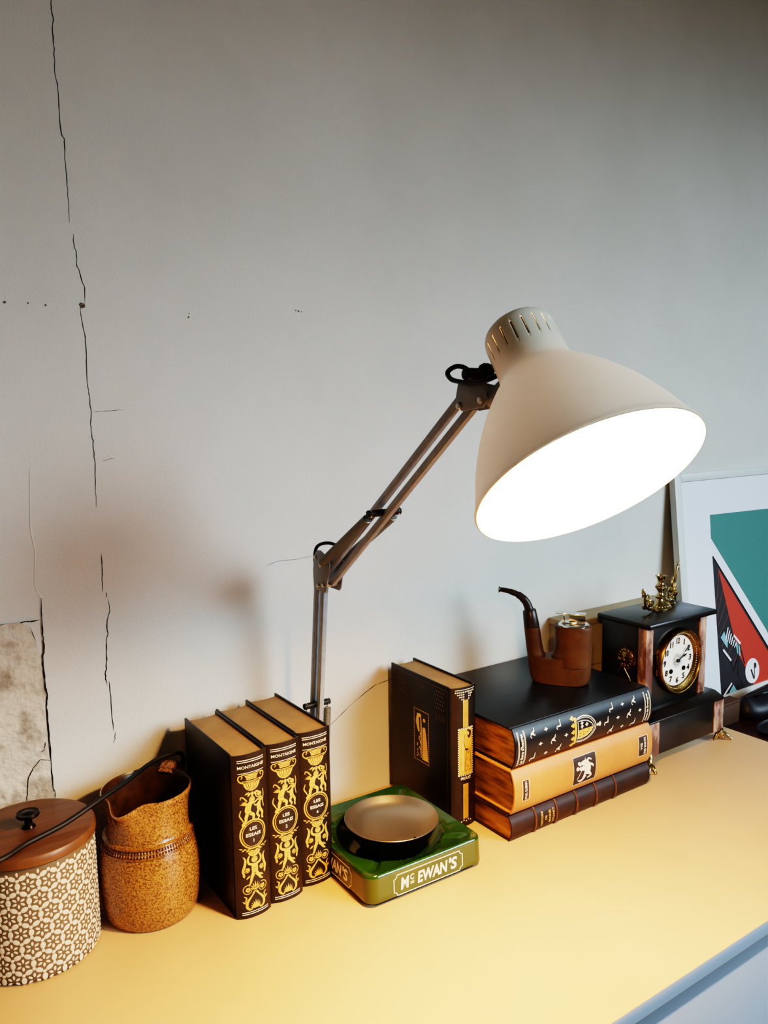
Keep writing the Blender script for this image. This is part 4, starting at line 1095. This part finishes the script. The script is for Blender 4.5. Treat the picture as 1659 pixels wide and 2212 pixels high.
# framed poster leaning on the wall
ang = math.atan(.106)
fp = thing('framed_poster', 'white framed art print with teal and red terrace scene leaning on the wall', 'framed print', (1.3726, -.0155-.106*(.455-CT), CT+.0017), (-ang, 0, 0))
FH = (.455-CT)/math.cos(ang)+.0; FW = .40
m = MB()
t = .022
for x0, x1, z0, z1 in ((0, t, 0, FH), (FW-t, FW, 0, FH), (t, FW-t, 0, t*.75), (t, FW-t, FH-t*.75, FH)):
    m.box(x0, x1, 0, .0140, z0, z1, bev=.0012)
m.build('picture_frame', M['frame'], fp)
m = MB(); m.box(t*.8, FW-t*.8, .0045, .0130, t*.6, FH-t*.6); m.build('mat_board', M['mat_board'], fp, smooth=0)
def pm(e): return lambda x, y: (x, .0045-e, FH-y)
A = Art(); A.poly([(.116, .090), (.345, .094), (.345, .430), (.298, .360), (.115, .139)][::-1]); A.build('teal_sky', M['teal'], fp, pm(.0004))
A = Art(); A.poly([(.116, .176), (.295, .393), (.345, .455), (.345, .476), (.118, .476)]); A.build('dark_terrace', M['black'], fp, pm(.0004))
A = Art(); A.poly([(.132, .203), (.292, .400), (.343, .462), (.343, .476), (.214, .476), (.206, .440), (.173, .351)]); A.build('red_terrace', M['red'], fp, pm(.0007))
A = Art()
for k in range(14):
    x0 = .135+k*.018; y0 = .203+(x0-.132)*1.23; A.ribbon([(x0, y0), (max(.118, x0-.08), y0+.08*.95)], .0006)
A.build('tile_lines', M['line'], fp, pm(.0010))
A = Art(); A.disc(.234, .440, .0265, .0270, 32); tt = A.build('printed_table', M['pwhite'], fp, pm(.0013))
A = Art(); A.ribbon([(.229, .436), (.238, .458)], .0045); A.ribbon([(.2395, .4585), (.2425, .434)], .0022); A.disc(.245, .430, .0045, .0062); A.build('printed_cutlery', M['black'], tt, pm(.0018))
def striped_chair():
    A = Art(); A.poly([(.126, .349), (.140, .338), (.150, .366), (.147, .375)]); c_ = A.build('printed_chair_back', M['pblue'], fp, pm(.0013))
    A = Art()
    for k in range(6): A.poly([(.152+.005*k, .332+.0075*k), (.156+.005*k, .332+.0075*k), (.145+.006*k, .358+.004*k), (.141+.006*k, .358+.004*k)])
    A.build('printed_chair_stripes', M['pwhite'], c_, pm(.0016))
    A = Art(); A.poly([(.134, .374), (.160, .402), (.156, .405), (.130, .377)]); A.build('printed_armrest', M['pwhite'], c_, pm(.0016))
    A = Art(); A.poly([(.174, .350), (.197, .372), (.193, .376), (.171, .354)]); A.build('printed_armrest', M['pwhite'], c_, pm(.0016))
    A = Art(); A.poly([(.178, .365), (.193, .378), (.193, .401), (.181, .392)]); A.build('printed_chair_side', M['pblue'], c_, pm(.0013))
    A = Art(); A.ribbon([(.158, .404), (.166, .428), (.186, .398), (.186, .372), (.193, .376), (.207, .420)], .0025); A.build('printed_chair_legs', M['black'], c_, pm(.0018))
striped_chair()
A = Art(); A.poly([(.162, .456), (.176, .476), (.146, .476), (.146, .468)]); A.build('printed_pool', M['pblue'], fp, pm(.0013))
A = Art(); A.poly([(.119, .474), (.155, .450), (.158, .453), (.123, .476)]); A.build('printed_rail', M['pwhite'], fp, pm(.0013))
A = Art(); A.poly([(.186, .392), (.240, .476), (.205, .476), (.180, .440)]); A.build('printed_shadow', M['black'], fp, pm(.0010))
A = Art(); A.ribbon([(.116, .176), (.295, .393), (.345, .455)], .002); A.build('terrace_edge', M['ink'], fp, pm(.0012))

bb = thing('brown_box', 'small brown board box standing in front of the leaning poster', 'box', (1.4300, -.1250, CT))
m = MB(); m.box(-.072, .005, -.012, .012, 0, .042, bev=.0015); m.build('box_body', M['brown_box'], bb)
m = MB(); m.box(-.0725, .0055, -.0126, .0126, .0402, .0460, bev=.0012); m.build('box_lid', M['brown_box'], bb)
bag = thing('leather_bag', 'black leather bag slumped in front of the poster at right edge', 'bag', (1.530, -.135, CT))
m = MB()
rows = []; nn = 40
for z, hx_, hy_, ox in ((0, .080, .026, 0), (.004, .088, .032, 0), (.018, .092, .035, 0), (.026, .090, .033, .001), (.036, .086, .026, .002), (.043, .083, .016, .003), (.046, .080, .008, .003)):
    rows.append([(ox+hx_*math.copysign(abs(math.cos(2*PI*i/nn))**.7, math.cos(2*PI*i/nn)), hy_*math.copysign(abs(math.sin(2*PI*i/nn))**.7, math.sin(2*PI*i/nn)), z+.004*math.sin(3*math.cos(2*PI*i/nn)) * (z > .03)) for i in range(nn)])
V = [p for r_ in rows for p in r_]
F = [(i*nn+k_, i*nn+(k_+1) % nn, (i+1)*nn+(k_+1) % nn, (i+1)*nn+k_) for i in range(len(rows)-1) for k_ in range(nn)]
F += [tuple(range(nn)), tuple((len(rows)-1)*nn+k_ for k_ in range(nn))]
m.add(V, F); m.build('bag_body', M['dark_leather'], bag, smooth=60)
m = MB(); m.tube(smooth_path([(-.05, -.006, .044), (-.04, -.016, .050), (0, -.020, .049), (.04, -.016, .050), (.05, -.006, .044)], 8), .0032, 10); m.build('bag_handle', M['dark_leather'], bag)
tr = thing('dark_oval_tray', 'small dark oval wooden tray lying on the maroon chest', 'tray', (1.455, -.205, CT))
m = MB(); m.lathe([(0, 0), (.044, 0), (.052, .002), (.056, .008), (.0545, .0085), (.050, .0045), (.044, .003), (0, .003)], 64, sx=1.0, sy=.55); m.build('tray_dish', M['dark_leather'], tr)

# ------------------------------------------------------------------ light
BULB_STRENGTH = 640.0
nt = M['bulb'].node_tree; bs = nt.nodes['Principled BSDF']
bs.inputs['Emission Color'].default_value = (1.0, .56, .215, 1); bs.inputs['Emission Strength'].default_value = BULB_STRENGTH
bs.inputs['Base Color'].default_value = (.02, .02, .02, 1)
# window daylight from the room, right of and behind the viewpoint
sunw = bpy.data.lights.new('window_daylight', 'AREA'); sunw.shape = 'RECTANGLE'; sunw.size = 2.1; sunw.size_y = 1.5
sunw.energy = 9.6; sunw.color = (.66, .86, 1.0); sunw.spread = R(38)
so = bpy.data.objects.new('window_daylight', sunw); COL.objects.link(so)
so.location = (2.28, -2.5, 1.04); tgt = Vector((.88, 0, -.02)); dvec = (so.location-tgt).normalized()
so.rotation_euler = dvec.to_track_quat('Z', 'Y').to_euler()
wd = bpy.data.worlds.new('room_ambient'); scene.world = wd; wd.use_nodes = True
wd.node_tree.nodes['Background'].inputs['Color'].default_value = (1.0, .82, .57, 1)
wd.node_tree.nodes['Background'].inputs['Strength'].default_value = .068

# ------------------------------------------------------------------ camera
yaw, pitch, roll = R(34.32), R(7.03), R(.84)
fwd = Vector((math.sin(yaw)*math.cos(pitch), math.cos(yaw)*math.cos(pitch), -math.sin(pitch)))
rt = Vector((math.cos(yaw), -math.sin(yaw), 0)); dn = fwd.cross(rt)
r2 = rt*math.cos(roll)+dn*math.sin(roll); d2 = -rt*math.sin(roll)+dn*math.cos(roll)
cam = bpy.data.cameras.new('camera'); co = bpy.data.objects.new('camera', cam); COL.objects.link(co)
co.matrix_world = Matrix.Translation((0, -1.0, .586)) @ Matrix((r2, -d2, -fwd)).transposed().to_4x4()
cam.sensor_fit = 'VERTICAL'; cam.sensor_height = 36; cam.lens = 1728*36/2212; cam.clip_start = .01
scene.camera = co
scene.view_settings.view_transform = 'Filmic'
scene.view_settings.look = 'Very High Contrast'
scene.view_settings.exposure = 0.36
scene.cycles.max_bounces = 10
scene.cycles.diffuse_bounces = 6
